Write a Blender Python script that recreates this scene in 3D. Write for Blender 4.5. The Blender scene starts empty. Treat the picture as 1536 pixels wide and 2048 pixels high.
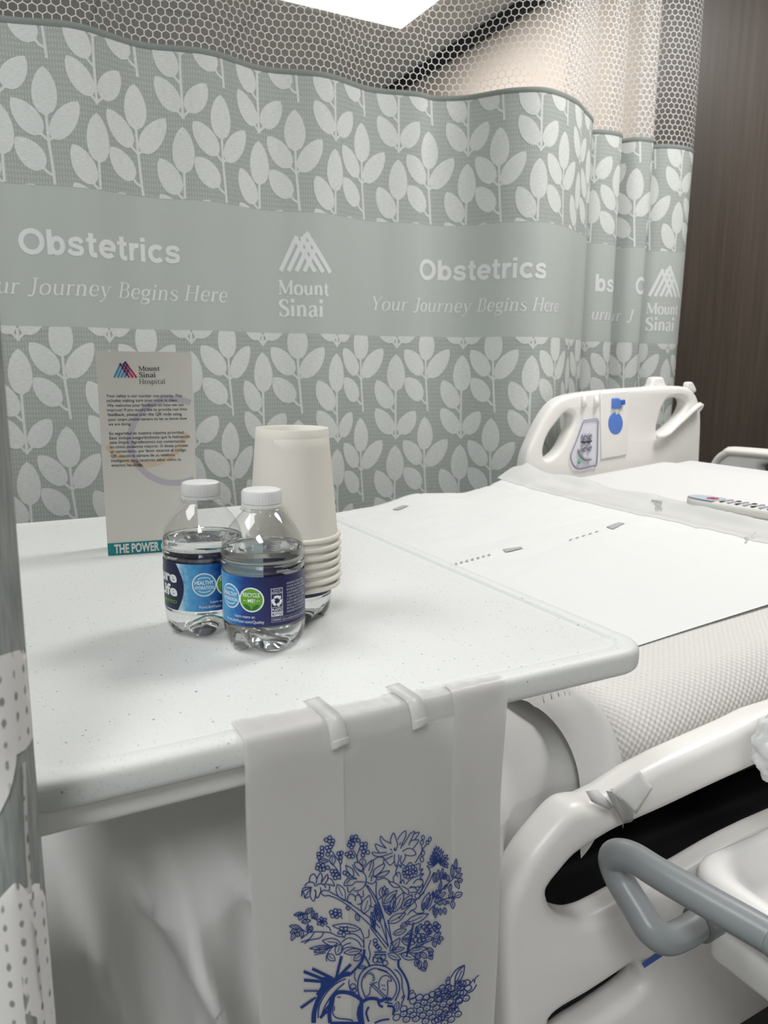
import bpy, bmesh, math, random
import numpy as np
from mathutils import Vector, noise
random.seed(7)
S = bpy.context.scene
COL = S.collection
PI = math.pi

# ------------------------------------------------------------------ camera, world, lights, exposure
CAM_H, FPX = 1.11, 1538.0
YAW, PITCH, ROLL = map(math.radians, (28.1, 10.8, 0.46))
_f = np.array([math.sin(YAW)*math.cos(PITCH), math.cos(YAW)*math.cos(PITCH), -math.sin(PITCH)])
_r0 = np.array([math.cos(YAW), -math.sin(YAW), 0.0]); _u0 = np.cross(_r0, _f)
_r = math.cos(ROLL)*_r0 + math.sin(ROLL)*_u0
_u = math.cos(ROLL)*_u0 - math.sin(ROLL)*_r0
CAM = np.array([0, 0, CAM_H])
cam = bpy.data.cameras.new('camera'); camo = bpy.data.objects.new('camera', cam); COL.objects.link(camo)
cam.sensor_fit = 'VERTICAL'; cam.sensor_height = 36.0; cam.lens = FPX/2048*36.0
cam.clip_start = 0.02; cam.clip_end = 50
cam.dof.use_dof = True; cam.dof.focus_distance = 0.72; cam.dof.aperture_fstop = 15
from mathutils import Matrix
camo.matrix_world = Matrix(((_r[0], _u[0], -_f[0], 0), (_r[1], _u[1], -_f[1], 0), (_r[2], _u[2], -_f[2], CAM_H), (0, 0, 0, 1)))
S.camera = camo
S.view_settings.view_transform = 'Standard'; S.view_settings.look = 'None'
S.view_settings.gamma = 1.0; S.view_settings.use_curve_mapping = False
S.view_settings.exposure = 0.0
S.cycles.max_bounces = 14; S.cycles.transmission_bounces = 14; S.cycles.transparent_max_bounces = 24
w = bpy.data.worlds.new('world'); S.world = w; w.use_nodes = True
w.node_tree.nodes['Background'].inputs[0].default_value = (0.9, 0.95, 1.0, 1); w.node_tree.nodes['Background'].inputs[1].default_value = 0.05

def area(name, loc, sx, sy, power, color=(1, 1, 1), rot=(0, 0, 0)):
    l = bpy.data.lights.new(name, 'AREA'); l.shape = 'RECTANGLE'; l.size = sx; l.size_y = sy; l.energy = power; l.color = color
    o = bpy.data.objects.new(name, l); COL.objects.link(o); o.location = loc; o.rotation_euler = rot
    return o
CEIL = 2.60
area('lamp_over_bed', (1.70, 0.86, CEIL-0.05), 0.55, 0.55, 30, (1.0, 0.985, 0.965))
area('added_fill_left', (-0.75, 0.95, CEIL-0.05), 0.60, 1.0, 14, (0.97, 0.99, 1.0))  # added unseen fill, brightens the left of the table and the card
area('lamp_behind_curtain', (1.50, 2.85, CEIL-0.05), 0.60, 0.90, 20, (1.0, 0.98, 0.96))
area('added_fill_front', (-0.75, -1.1, CEIL-0.05), 0.60, 1.15, 33, (0.97, 0.99, 1.0))  # added unseen frontal fill from behind the camera

# ------------------------------------------------------------------ helpers
def ray(px, py): return (px-768.0)/FPX*_r - (py-1024.0)/FPX*_u + _f
def at_y(px, py, Y): d = ray(px, py); return CAM + d*(Y/d[1])
def at_x(px, py, X): d = ray(px, py); return CAM + d*(X/d[0])
def at_z(px, py, Z): d = ray(px, py); return CAM + d*((Z-CAM_H)/d[2])
ORG = {}
def mesh(name, verts, faces, mats, parent=None, smooth=True, midx=None, uv=None, auto=None):
    org = ORG.get(parent.name, np.zeros(3)) if parent is not None else np.zeros(3)
    V = np.asarray(verts, dtype=float).reshape(-1, 3) - org
    me = bpy.data.meshes.new(name); me.from_pydata([tuple(v) for v in V], [], [tuple(int(i) for i in f) for f in faces])
    if not isinstance(mats, (list, tuple)): mats = [mats]
    for m in mats: me.materials.append(m)
    if midx is not None: me.polygons.foreach_set('material_index', list(midx))
    if smooth: me.polygons.foreach_set('use_smooth', [True]*len(me.polygons))
    if uv is not None:
        l = me.uv_layers.new(name='UVMap')
        idx = np.zeros(len(me.loops), dtype=np.int32); me.loops.foreach_get('vertex_index', idx)
        l.data.foreach_set('uv', np.asarray(uv, dtype=np.float32)[idx].ravel())
    me.update()
    if auto: me.set_sharp_from_angle(angle=math.radians(auto))
    o = bpy.data.objects.new(name, me); COL.objects.link(o)
    if parent is not None: o.parent = parent; ORG[o.name] = org
    return o
def thing(name, label, cat, loc=(0, 0, 0), group=None):
    o = bpy.data.objects.new(name, None); COL.objects.link(o); o.location = loc; o.empty_display_size = 0.05
    ORG[o.name] = np.array(loc, dtype=float); return tag(o, label, cat, group)
def tag(o, label, cat, group=None, kind=None):
    o['label'] = label; o['category'] = cat
    if group: o['group'] = group
    if kind: o['kind'] = kind
    return o
def struct(o): o['kind'] = 'structure'; return o
class MB:
    def __init__(s): s.v = []; s.f = []; s.m = []; s.uv = []
    def add(s, V, F, mi=0, uv=None):
        b = len(s.v); s.v += [tuple(p) for p in V]; s.f += [tuple(i+b for i in f) for f in F]; s.m += [mi]*len(F)
        s.uv += list(uv) if uv is not None else [(0, 0)]*len(V); return s
    def build(s, name, mats, parent=None, smooth=True, uv=False, auto=None):
        return mesh(name, s.v, s.f, mats, parent, smooth, s.m, s.uv if uv else None, auto)
def grid(nu, nv, fn, close_u=False):
    V = [fn(i/(nu-1 if not close_u else nu), j/(nv-1)) for j in range(nv) for i in range(nu)]
    F = []
    for j in range(nv-1):
        for i in range(nu if close_u else nu-1):
            a = j*nu+i; b = j*nu+(i+1) % nu; F.append((a, b, b+nu, a+nu))
    return V, F
def box(c, d):
    x, y, z = c; a, b, e = d[0]/2, d[1]/2, d[2]/2
    V = [(x-a, y-b, z-e), (x+a, y-b, z-e), (x+a, y+b, z-e), (x-a, y+b, z-e), (x-a, y-b, z+e), (x+a, y-b, z+e), (x+a, y+b, z+e), (x-a, y+b, z+e)]
    return V, [(0, 3, 2, 1), (4, 5, 6, 7), (0, 1, 5, 4), (1, 2, 6, 5), (2, 3, 7, 6), (3, 0, 4, 7)]
def rbox(c, d, r=0.01, n=4):
    bm = bmesh.new(); V, F = box(c, d); vs = [bm.verts.new(v) for v in V]
    for f in F: bm.faces.new([vs[i] for i in f])
    bmesh.ops.bevel(bm, geom=bm.edges[:]+bm.verts[:], offset=r, segments=n, profile=0.5, affect='EDGES')
    return bm_out(bm)
def bm_out(bm):
    bm.verts.ensure_lookup_table(); bm.verts.index_update()
    V = [tuple(v.co) for v in bm.verts]; F = [tuple(v.index for v in f.verts) for f in bm.faces]; bm.free(); return V, F
def lathe(prof, n=64, c=(0, 0, 0), fn=None):
    V = []; F = []
    for (r, z) in prof:
        for k in range(n):
            a = 2*PI*k/n; rr, zz = (r, z) if fn is None else fn(r, z, a)
            V.append((c[0]+rr*math.cos(a), c[1]+rr*math.sin(a), c[2]+zz))
    for j in range(len(prof)-1):
        for k in range(n):
            a = j*n+k; b = j*n+(k+1) % n; F.append((a, b, b+n, a+n))
    return V, F
def smooth_path(pts, n=8, closed=False):
    P = [np.array(p, dtype=float) for p in pts]; out = []
    N = len(P); rng = range(N) if closed else range(N-1)
    for i in rng:
        if closed: p0, p1, p2, p3 = P[(i-1) % N], P[i], P[(i+1) % N], P[(i+2) % N]
        else: p0, p1, p2, p3 = P[max(i-1, 0)], P[i], P[i+1], P[min(i+2, N-1)]
        for k in range(n):
            t = k/n
            out.append(0.5*((2*p1)+(-p0+p2)*t+(2*p0-5*p1+4*p2-p3)*t*t+(-p0+3*p1-3*p2+p3)*t**3))
    if not closed: out.append(P[-1])
    return out
def tube(pts, r, n=20, cap=True):
    P = [np.array(p, dtype=float) for p in pts]; V = []; F = []
    t0 = P[1]-P[0]; t0 /= np.linalg.norm(t0)
    a = np.array([0, 0, 1.0]) if abs(t0[2]) < 0.9 else np.array([1.0, 0, 0])
    nrm = np.cross(t0, a); nrm /= np.linalg.norm(nrm)
    for i, p in enumerate(P):
        t = P[min(i+1, len(P)-1)]-P[max(i-1, 0)]; t /= np.linalg.norm(t)
        nrm = nrm-t*(nrm@t); nrm /= np.linalg.norm(nrm); b = np.cross(t, nrm)
        rr = r[i] if isinstance(r, (list, tuple)) else r
        for k in range(n): V.append(tuple(p+rr*(math.cos(2*PI*k/n)*nrm+math.sin(2*PI*k/n)*b)))
    for i in range(len(P)-1):
        for k in range(n): F.append((i*n+k, i*n+(k+1) % n, (i+1)*n+(k+1) % n, (i+1)*n+k))
    if cap: F.append(tuple(range(n-1, -1, -1))); F.append(tuple((len(P)-1)*n+k for k in range(n)))
    return V, F
def ribbon2(pts, w, closed=False):
    """flat 2-D ribbon along pts; w is a number or a list"""
    P = [np.array(p[:2], dtype=float) for p in pts]; V = []; F = []; N = len(P)
    for i in range(N):
        a = P[i-1] if (i > 0 or closed) else P[i]; b = P[(i+1) % N] if (i < N-1 or closed) else P[i]
        t = b-a; L = np.hypot(*t); t = t/L if L > 1e-12 else np.array([1.0, 0])
        ww = (w[i] if isinstance(w, (list, tuple)) else w)/2
        V += [(P[i][0]-t[1]*ww, P[i][1]+t[0]*ww), (P[i][0]+t[1]*ww, P[i][1]-t[0]*ww)]
    for i in range(N if closed else N-1):
        j = (i+1) % N; F.append((2*i, 2*i+1, 2*j+1, 2*j))
    return V, F
def solid_from_outline(outer, holes, depth, bevel, res=3):
    """2-D outline with holes -> rounded slab centred on local z=0 (verts, faces)"""
    cu = bpy.data.curves.new('tmp', 'CURVE'); cu.dimensions = '2D'; cu.fill_mode = 'BOTH'
    def area2(R): return sum(R[i-1][0]*R[i][1]-R[i][0]*R[i-1][1] for i in range(len(R)))
    rings = [list(outer) if area2(outer) > 0 else list(outer)[::-1]]+[list(h)[::-1] if area2(h) > 0 else list(h) for h in holes]
    for ring in rings:
        sp = cu.splines.new('POLY'); sp.points.add(len(ring)-1); sp.use_cyclic_u = True
        for p, q in zip(sp.points, ring): p.co = (q[0], q[1], 0, 1)
    cu.extrude = max(depth/2-bevel, 0.0); cu.bevel_depth = bevel; cu.bevel_resolution = res; cu.offset = -bevel
    ob = bpy.data.objects.new('tmp', cu); COL.objects.link(ob); dg = bpy.context.evaluated_depsgraph_get()
    me = bpy.data.meshes.new_from_object(ob.evaluated_get(dg))
    bm = bmesh.new(); bm.from_mesh(me); bmesh.ops.remove_doubles(bm, verts=bm.verts[:], dist=1e-6); out = bm_out(bm)
    bpy.data.objects.remove(ob); bpy.data.curves.remove(cu); bpy.data.meshes.remove(me); return out
_tc = {}
def text2(s, bold=0.0, space=1.0):
    """sans lettering: verts (x,y) with baseline 0, cap height about .72, starting at x=0; and width"""
    k = (s, bold, space)
    if k in _tc: return _tc[k]
    cu = bpy.data.curves.new('tmp', 'FONT'); cu.body = s; cu.size = 1; cu.offset = bold; cu.resolution_u = 3; cu.space_character = space
    ob = bpy.data.objects.new('tmp', cu); COL.objects.link(ob); dg = bpy.context.evaluated_depsgraph_get()
    me = bpy.data.meshes.new_from_object(ob.evaluated_get(dg))
    V = [(v.co.x, v.co.y) for v in me.vertices]; F = [tuple(p.vertices) for p in me.polygons]
    bpy.data.objects.remove(ob); bpy.data.curves.remove(cu); bpy.data.meshes.remove(me)
    x0 = min(v[0] for v in V); V = [(v[0]-x0, v[1]) for v in V]
    _tc[k] = (V, F, max(v[0] for v in V)); return _tc[k]
def slice2(V, F, step):
    """cut flat lettering into narrow vertical slices so that it can follow a curved surface"""
    bm = bmesh.new(); vs = [bm.verts.new((v[0], v[1], 0)) for v in V]
    for f in F:
        try: bm.faces.new([vs[i] for i in f])
        except ValueError: pass
    x0 = min(v[0] for v in V); x1 = max(v[0] for v in V); x = x0+step
    while x < x1:
        bmesh.ops.bisect_plane(bm, geom=bm.verts[:]+bm.edges[:]+bm.faces[:], plane_co=(x, 0, 0), plane_no=(1, 0, 0), dist=1e-7); x += step
    Q, G = bm_out(bm); return [(q[0], q[1]) for q in Q], G
# serif lettering drawn as strokes (cap height .70, x-height .46)
def serif2(s, T=0.10, t=0.045, shear=0.0, space=0.02):
    VV = []; FF = []; X = 0.0
    def put(pts, w):
        V, F = ribbon2(pts, w); b = len(VV); VV.extend((p[0]+X+shear*p[1], p[1]) for p in V); FF.extend(tuple(i+b for i in f) for f in F)
    def st(x, y0, y1, w=None): put([(x, y0), (x, y1)], T if w is None else w)
    def se(x, y, half=0.095): put([(x-half, y), (x+half, y)], t)
    def hs(x, y): put([(x-0.085, y-t*0.3), (x, y-t*0.3)], t)
    def cv(pts, ws):
        P = smooth_path(pts, 6); n = len(P)-1
        W = [float(np.interp(i/n, np.linspace(0, 1, len(ws)), ws)) for i in range(n+1)]; put(P, W)
    for ch in s:
        h = t/2; a = 0.3
        if ch == 'M':
            st(0.09, 0, 0.7, t); put([(0.10, 0.69), (0.40, 0.06)], T); put([(0.40, 0.06), (0.68, 0.69)], t); st(0.70, 0, 0.7)
            se(0.09, h, 0.09); se(0.70, h, 0.11); put([(0.0, 0.7-h), (0.14, 0.7-h)], t); put([(0.66, 0.7-h), (0.81, 0.7-h)], t); a = 0.83
        elif ch == 'o': cv([(0.26, 0.47), (0.09, 0.36), (0.09, 0.11), (0.26, 0.0), (0.43, 0.11), (0.43, 0.36), (0.26, 0.47)], [t, T, T, t, T, T, t]); a = 0.52
        elif ch == 'u':
            cv([(0.12, 0.46), (0.12, 0.16), (0.20, 0.02), (0.32, 0.04), (0.41, 0.13)], [T, T, T*0.7, t, t]); st(0.42, 0, 0.46); hs(0.12, 0.46); hs(0.42, 0.46); put([(0.42, h), (0.52, h)], t); a = 0.55
        elif ch == 'n':
            st(0.12, 0, 0.46); cv([(0.13, 0.33), (0.24, 0.45), (0.37, 0.42), (0.41, 0.28), (0.41, 0.0)], [t, t, T*0.8, T, T]); se(0.12, h); se(0.41, h); hs(0.12, 0.46); a = 0.54
        elif ch == 't': cv([(0.15, 0.60), (0.15, 0.34), (0.15, 0.12), (0.21, 0.02), (0.31, 0.06)], [T*0.6, T, T, T*0.7, t]); put([(0.03, 0.44), (0.30, 0.44)], t); a = 0.33
        elif ch == 'S': cv([(0.42, 0.53), (0.36, 0.66), (0.24, 0.69), (0.10, 0.61), (0.11, 0.47), (0.26, 0.37), (0.42, 0.27), (0.43, 0.10), (0.28, 0.01), (0.15, 0.03), (0.07, 0.18)], [t, t, t, T, T, T, T, T, t, t, t]); st(0.42, 0.52, 0.70, t); st(0.07, 0, 0.19, t); a = 0.52
        elif ch == 'i': st(0.13, 0, 0.46); put([(0.13, 0.58), (0.13, 0.58+T*1.1)], T*1.1); se(0.13, h); hs(0.13, 0.46); a = 0.27
        elif ch == 'a': cv([(0.09, 0.35), (0.13, 0.44), (0.25, 0.46), (0.36, 0.38), (0.36, 0.12), (0.46, 0.02)], [T*0.8, t, t, T, T, t]); cv([(0.36, 0.27), (0.19, 0.24), (0.09, 0.12), (0.17, 0.01), (0.28, 0.04), (0.36, 0.13)], [t, t, T, T*0.7, t, t]); a = 0.48
        elif ch == 'Y': put([(0.10, 0.69), (0.32, 0.32)], T); put([(0.55, 0.69), (0.32, 0.32)], t); st(0.32, 0, 0.35); se(0.32, h, 0.11); se(0.10, 0.7-h, 0.10); se(0.55, 0.7-h, 0.09); a = 0.62
        elif ch == 'r': st(0.12, 0, 0.46); cv([(0.13, 0.30), (0.21, 0.42), (0.34, 0.43)], [t, t, T]); se(0.12, h); hs(0.12, 0.46); a = 0.38
        elif ch == 'J': se(0.29, 0.7-h, 0.13); cv([(0.29, 0.69), (0.29, 0.30), (0.28, 0.06), (0.19, -0.06), (0.07, -0.02)], [T, T, T, T*0.6, T]); a = 0.46
        elif ch == 'e': put([(0.09, 0.25), (0.42, 0.25)], t); cv([(0.41, 0.25), (0.38, 0.42), (0.25, 0.47), (0.11, 0.38), (0.10, 0.14), (0.25, 0.01), (0.42, 0.09)], [T*0.7, T*0.7, t, T, T, T*0.6, t]); a = 0.47
        elif ch == 'y': put([(0.10, 0.45), (0.28, 0.02)], T); cv([(0.45, 0.45), (0.28, 0.02), (0.18, -0.17), (0.06, -0.19)], [t, t, t, T*0.8]); se(0.10, 0.46-h, 0.08); se(0.45, 0.46-h, 0.07); a = 0.50
        elif ch == 'B':
            st(0.14, 0, 0.7); se(0.12, h, 0.10); se(0.12, 0.7-h, 0.10); cv([(0.14, 0.68), (0.36, 0.67), (0.45, 0.53), (0.36, 0.39), (0.14, 0.37)], [t, t, T, t, t]); cv([(0.14, 0.37), (0.40, 0.36), (0.50, 0.19), (0.38, 0.03), (0.14, 0.02)], [t, t, T, t, t]); a = 0.58
        elif ch == 'g':
            cv([(0.24, 0.47), (0.10, 0.38), (0.10, 0.24), (0.24, 0.15), (0.37, 0.24), (0.37, 0.38), (0.24, 0.47)], [t, T, T, t, T, T, t]); put([(0.34, 0.42), (0.48, 0.46)], t)
            cv([(0.16, 0.17), (0.11, 0.07), (0.24, 0.03), (0.40, 0.01), (0.42, -0.10), (0.26, -0.20), (0.09, -0.15), (0.10, -0.04), (0.20, 0.03)], [t, t, T, T, T, t, t, t, t]); a = 0.49
        elif ch == 's': cv([(0.34, 0.34), (0.29, 0.44), (0.17, 0.45), (0.08, 0.36), (0.20, 0.25), (0.35, 0.16), (0.32, 0.04), (0.18, 0.01), (0.07, 0.12)], [t, t, t, T, T, T, T, t, t]); a = 0.40
        elif ch == 'H': st(0.14, 0, 0.7); st(0.56, 0, 0.7); put([(0.14, 0.36), (0.56, 0.36)], t); [se(x, y, 0.11) for x in (0.14, 0.56) for y in (h, 0.7-h)]; a = 0.70
        elif ch == 'p': st(0.12, -0.2, 0.46); se(0.12, -0.2+h); hs(0.12, 0.46); cv([(0.13, 0.36), (0.26, 0.46), (0.42, 0.38), (0.42, 0.10), (0.26, 0.0), (0.13, 0.08)], [t, t, T, T, t, t]); a = 0.53
        elif ch == 'l': st(0.13, 0, 0.72); se(0.13, h); hs(0.13, 0.72); a = 0.27
        X += a+space
    x0 = min(v[0] for v in VV); VV = [(v[0]-x0, v[1]) for v in VV]
    return VV, FF, max(v[0] for v in VV)
def sans2(s, T=0.148):
    """bold grotesque lettering as strokes: cap height .72, x-height .53"""
    VV = []; FF = []; X = 0.0; h = T/2
    def put(pts, w=T, closed=False):
        V, F = ribbon2(pts, w, closed); b = len(VV); VV.extend((p[0]+X, p[1]) for p in V); FF.extend(tuple(i+b for i in f) for f in F)
    def ring(cx, cy, rx, ry, a0=0.0, a1=360.0, w=T): put([(cx+rx*math.cos(math.radians(a)), cy+ry*math.sin(math.radians(a))) for a in np.linspace(a0, a1, 26)], w)
    for ch in s:
        if ch == 'O': ring(0.37, 0.36, 0.30, 0.305); a = 0.77
        elif ch == 'b': put([(h+0.03, 0), (h+0.03, 0.72)]); ring(0.315, 0.265, 0.17, 0.205); a = 0.60
        elif ch == 's': put(smooth_path([(0.44, 0.37), (0.38, 0.46), (0.25, 0.475), (0.12, 0.42), (0.14, 0.31), (0.28, 0.265), (0.42, 0.21), (0.41, 0.09), (0.26, 0.055), (0.12, 0.08), (0.06, 0.17)], 5), T*0.88); a = 0.55
        elif ch == 't': put(smooth_path([(0.16, 0.68), (0.16, 0.40), (0.16, 0.14), (0.21, 0.06), (0.33, 0.055)], 5)); put([(0.01, 0.475), (0.33, 0.475)], T*0.8); a = 0.37
        elif ch == 'e': ring(0.30, 0.265, 0.215, 0.21, 8, 318); put([(0.10, 0.265), (0.56, 0.265)], T*0.75); a = 0.60
        elif ch == 'r': put([(h+0.03, 0), (h+0.03, 0.53)]); put(smooth_path([(0.11, 0.30), (0.17, 0.42), (0.27, 0.465), (0.36, 0.46)], 5)); a = 0.38
        elif ch == 'i': put([(h+0.03, 0), (h+0.03, 0.53)]); put([(h+0.03, 0.60), (h+0.03, 0.72)]); a = 0.25
        elif ch == 'c': ring(0.29, 0.265, 0.205, 0.21, 42, 318); a = 0.54
        X += a+0.012
    x0 = min(v[0] for v in VV); VV = [(v[0]-x0, v[1]) for v in VV]
    return VV, FF, max(v[0] for v in VV)
def logo2():
    """two striped mountain peaks, unit width; returns list of (verts, faces, colour index)"""
    out = []
    def n(p): return ((p[0]-265)/360.0, (405-p[1])/360.0)
    for a, b in (((280, 405), (381, 213)), ((331, 405), (446, 187)), ((382, 405), (482, 215)), ((433, 405), (508, 263))):
        out.append((*ribbon2([n(a), n(b)], 0.075), 0))
    for a, b in (((381, 213), (503, 405)), ((418, 200), (556, 405)), ((455, 187), (608, 405))):
        out.append((*ribbon2([n(a), n(b)], 0.075), 1))
    for x, y in ((381, 213), (455, 187), (412, 262), (440, 308), (468, 352), (432, 222), (459, 263), (487, 305), (478, 222)):
        out.append((*ribbon2([n((x-10, y+16)), n((x+8, y-14))], 0.075), 2))
    return out

# ------------------------------------------------------------------ materials
def new_mat(name):
    m = bpy.data.materials.new(name); m.use_nodes = True; nt = m.node_tree; return m, nt, nt.nodes['Principled BSDF']
def mat(name, col, rough=0.5, spec=0.5, metal=0.0, **kw):
    m, nt, b = new_mat(name); b.inputs['Base Color'].default_value = (*col, 1); b.inputs['Roughness'].default_value = rough
    b.inputs['Specular IOR Level'].default_value = spec; b.inputs['Metallic'].default_value = metal
    for k, v in kw.items(): b.inputs[k.replace('_', ' ')].default_value = v
    return m
def nd(nt, typ, **kw):
    n = nt.nodes.new(typ)
    for k, v in kw.items(): setattr(n, k, v)
    return n
def ramp(nt, stops):
    r = nd(nt, 'ShaderNodeValToRGB'); el = r.color_ramp.elements
    while len(el) < len(stops): el.new(0.5)
    for e, (p, c) in zip(el, stops): e.position = p; e.color = (*c, 1) if len(c) == 3 else c
    return r
def fabric(name, col, transl=0.15, bump_scale=900, bump=0.1):
    """thin cloth: diffuse with some light through, fine weave"""
    m, nt, b = new_mat(name); L = nt.links
    b.inputs['Base Color'].default_value = (*col, 1); b.inputs['Roughness'].default_value = 0.9; b.inputs['Specular IOR Level'].default_value = 0.15
    tr = nd(nt, 'ShaderNodeBsdfTranslucent'); tr.inputs[0].default_value = (*col, 1); mx = nd(nt, 'ShaderNodeMixShader'); mx.inputs[0].default_value = transl
    L.new(b.outputs[0], mx.inputs[1]); L.new(tr.outputs[0], mx.inputs[2]); L.new(mx.outputs[0], nt.nodes['Material Output'].inputs[0])
    tc = nd(nt, 'ShaderNodeTexCoord'); nz = nd(nt, 'ShaderNodeTexNoise'); nz.inputs['Scale'].default_value = bump_scale
    bp = nd(nt, 'ShaderNodeBump'); bp.inputs['Strength'].default_value = bump; bp.inputs['Distance'].default_value = 0.001
    L.new(tc.outputs['Object'], nz.inputs['Vector']); L.new(nz.outputs[0], bp.inputs['Height']); L.new(bp.outputs[0], b.inputs['Normal'])
    return m, nt, b, tr, tc
def weave_colour(m, nt, b, tr, c0, c1, sx, sy, band=None, lim=(1.6, 2.9), plain=None):
    """rows of small woven dots (c1 on c0) in UV metres; plain inside band"""
    L = nt.links; uv = nd(nt, 'ShaderNodeUVMap'); mp = nd(nt, 'ShaderNodeMapping'); mp.inputs['Scale'].default_value = (sx, sy, 1)
    L.new(uv.outputs[0], mp.inputs[0]); sep = nd(nt, 'ShaderNodeSeparateXYZ'); L.new(mp.outputs[0], sep.inputs[0])
    def sn(o, ph=0.0):
        q = nd(nt, 'ShaderNodeMath', operation='SINE'); k = nd(nt, 'ShaderNodeMath', operation='MULTIPLY'); k.inputs[1].default_value = 2*PI; L.new(o, k.inputs[0]); L.new(k.outputs[0], q.inputs[0]); return q.outputs[0]
    a = nd(nt, 'ShaderNodeMath', operation='ADD'); kx = nd(nt, 'ShaderNodeMath', operation='MULTIPLY'); kx.inputs[1].default_value = 1.35; L.new(sn(sep.outputs[0]), kx.inputs[0]); ky = nd(nt, 'ShaderNodeMath', operation='MULTIPLY'); ky.inputs[1].default_value = 0.65; L.new(sn(sep.outputs[1]), ky.inputs[0]); L.new(kx.outputs[0], a.inputs[0]); L.new(ky.outputs[0], a.inputs[1])
    nz = nd(nt, 'ShaderNodeTexNoise'); nz.inputs['Scale'].default_value = 160; L.new(uv.outputs[0], nz.inputs['Vector'])
    a2 = nd(nt, 'ShaderNodeMath', operation='MULTIPLY_ADD'); a2.inputs[1].default_value = 2.2; L.new(nz.outputs[0], a2.inputs[0]); L.new(a.outputs[0], a2.inputs[2])
    mr = nd(nt, 'ShaderNodeMapRange'); mr.inputs['From Min'].default_value = lim[0]; mr.inputs['From Max'].default_value = lim[1]; L.new(a2.outputs[0], mr.inputs['Value'])
    fac = mr.outputs[0]
    if band:
        s2 = nd(nt, 'ShaderNodeSeparateXYZ'); L.new(uv.outputs[0], s2.inputs[0])
        g = nd(nt, 'ShaderNodeMath', operation='GREATER_THAN'); g.inputs[1].default_value = band[1]; L.new(s2.outputs[1], g.inputs[0])
        l = nd(nt, 'ShaderNodeMath', operation='LESS_THAN'); l.inputs[1].default_value = band[0]; L.new(s2.outputs[1], l.inputs[0])
        o = nd(nt, 'ShaderNodeMath', operation='ADD'); L.new(g.outputs[0], o.inputs[0]); L.new(l.outputs[0], o.inputs[1])
        inpat = o.outputs[0]
    mx = nd(nt, 'ShaderNodeMix', data_type='RGBA'); L.new(fac, mx.inputs[0]); mx.inputs[6].default_value = (*c0, 1); mx.inputs[7].default_value = (*c1, 1)
    res = mx.outputs[2]
    if band: m3 = nd(nt, 'ShaderNodeMix', data_type='RGBA'); L.new(inpat, m3.inputs[0]); m3.inputs[6].default_value = (*plain, 1); L.new(res, m3.inputs[7]); res = m3.outputs[2]
    L.new(res, b.inputs['Base Color']); L.new(res, tr.inputs[0])
BAND0, BAND1, HEM = 1.183, 1.457, 1.757
CG = (0.450, 0.487, 0.462); CL = (0.63, 0.655, 0.635)
M_cloth = fabric('curtain_cloth', CG, 0.18); weave_colour(*M_cloth[:4], tuple(c*0.80 for c in CG), tuple(c*1.08 for c in CG), 1/0.0056, 1/0.0105, band=(BAND0, BAND1), plain=CG); M_cloth = M_cloth[0]
M_leaf = fabric('curtain_leaf_weave', CL, 0.18)
def streaks(T, c0, c1, sx, sy):
    m, nt, b, tr, tc = T; uv = nd(nt, 'ShaderNodeUVMap'); mp = nd(nt, 'ShaderNodeMapping'); mp.inputs['Scale'].default_value = (sx, sy, 1)
    nz = nd(nt, 'ShaderNodeTexNoise'); nz.inputs['Scale'].default_value = 1.0; nz.inputs['Detail'].default_value = 3; r = ramp(nt, [(0.3, c0), (0.7, c1)])
    nt.links.new(uv.outputs[0], mp.inputs[0]); nt.links.new(mp.outputs[0], nz.inputs['Vector']); nt.links.new(nz.outputs[0], r.inputs[0])
    nt.links.new(r.outputs[0], b.inputs['Base Color']); nt.links.new(r.outputs[0], tr.inputs[0]); return m
M_leaf = streaks(M_leaf, (0.62, 0.645, 0.625), (0.76, 0.785, 0.76), 90, 520)
M_letter = fabric('curtain_lettering_weave', (0.74, 0.76, 0.75), 0.15)[0]
M_hem = fabric('curtain_hem', (0.24, 0.265, 0.25), 0.1)[0]
M_net = fabric('white_netting', (0.82, 0.82, 0.81), 0.3)[0]
T_ = fabric('near_leaf_weave', (0.87, 0.86, 0.84), 0.12); weave_colour(*T_[:4], (0.86, 0.845, 0.82), (0.34, 0.33, 0.30), 1/0.0066, 1/0.0095, lim=(2.45, 3.0)); M_nearleaf = T_[0]
M_nearcloth = streaks(fabric('near_cloth', CG, 0.12), (0.25, 0.275, 0.26), (0.38, 0.40, 0.38), 420, 40)
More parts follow.
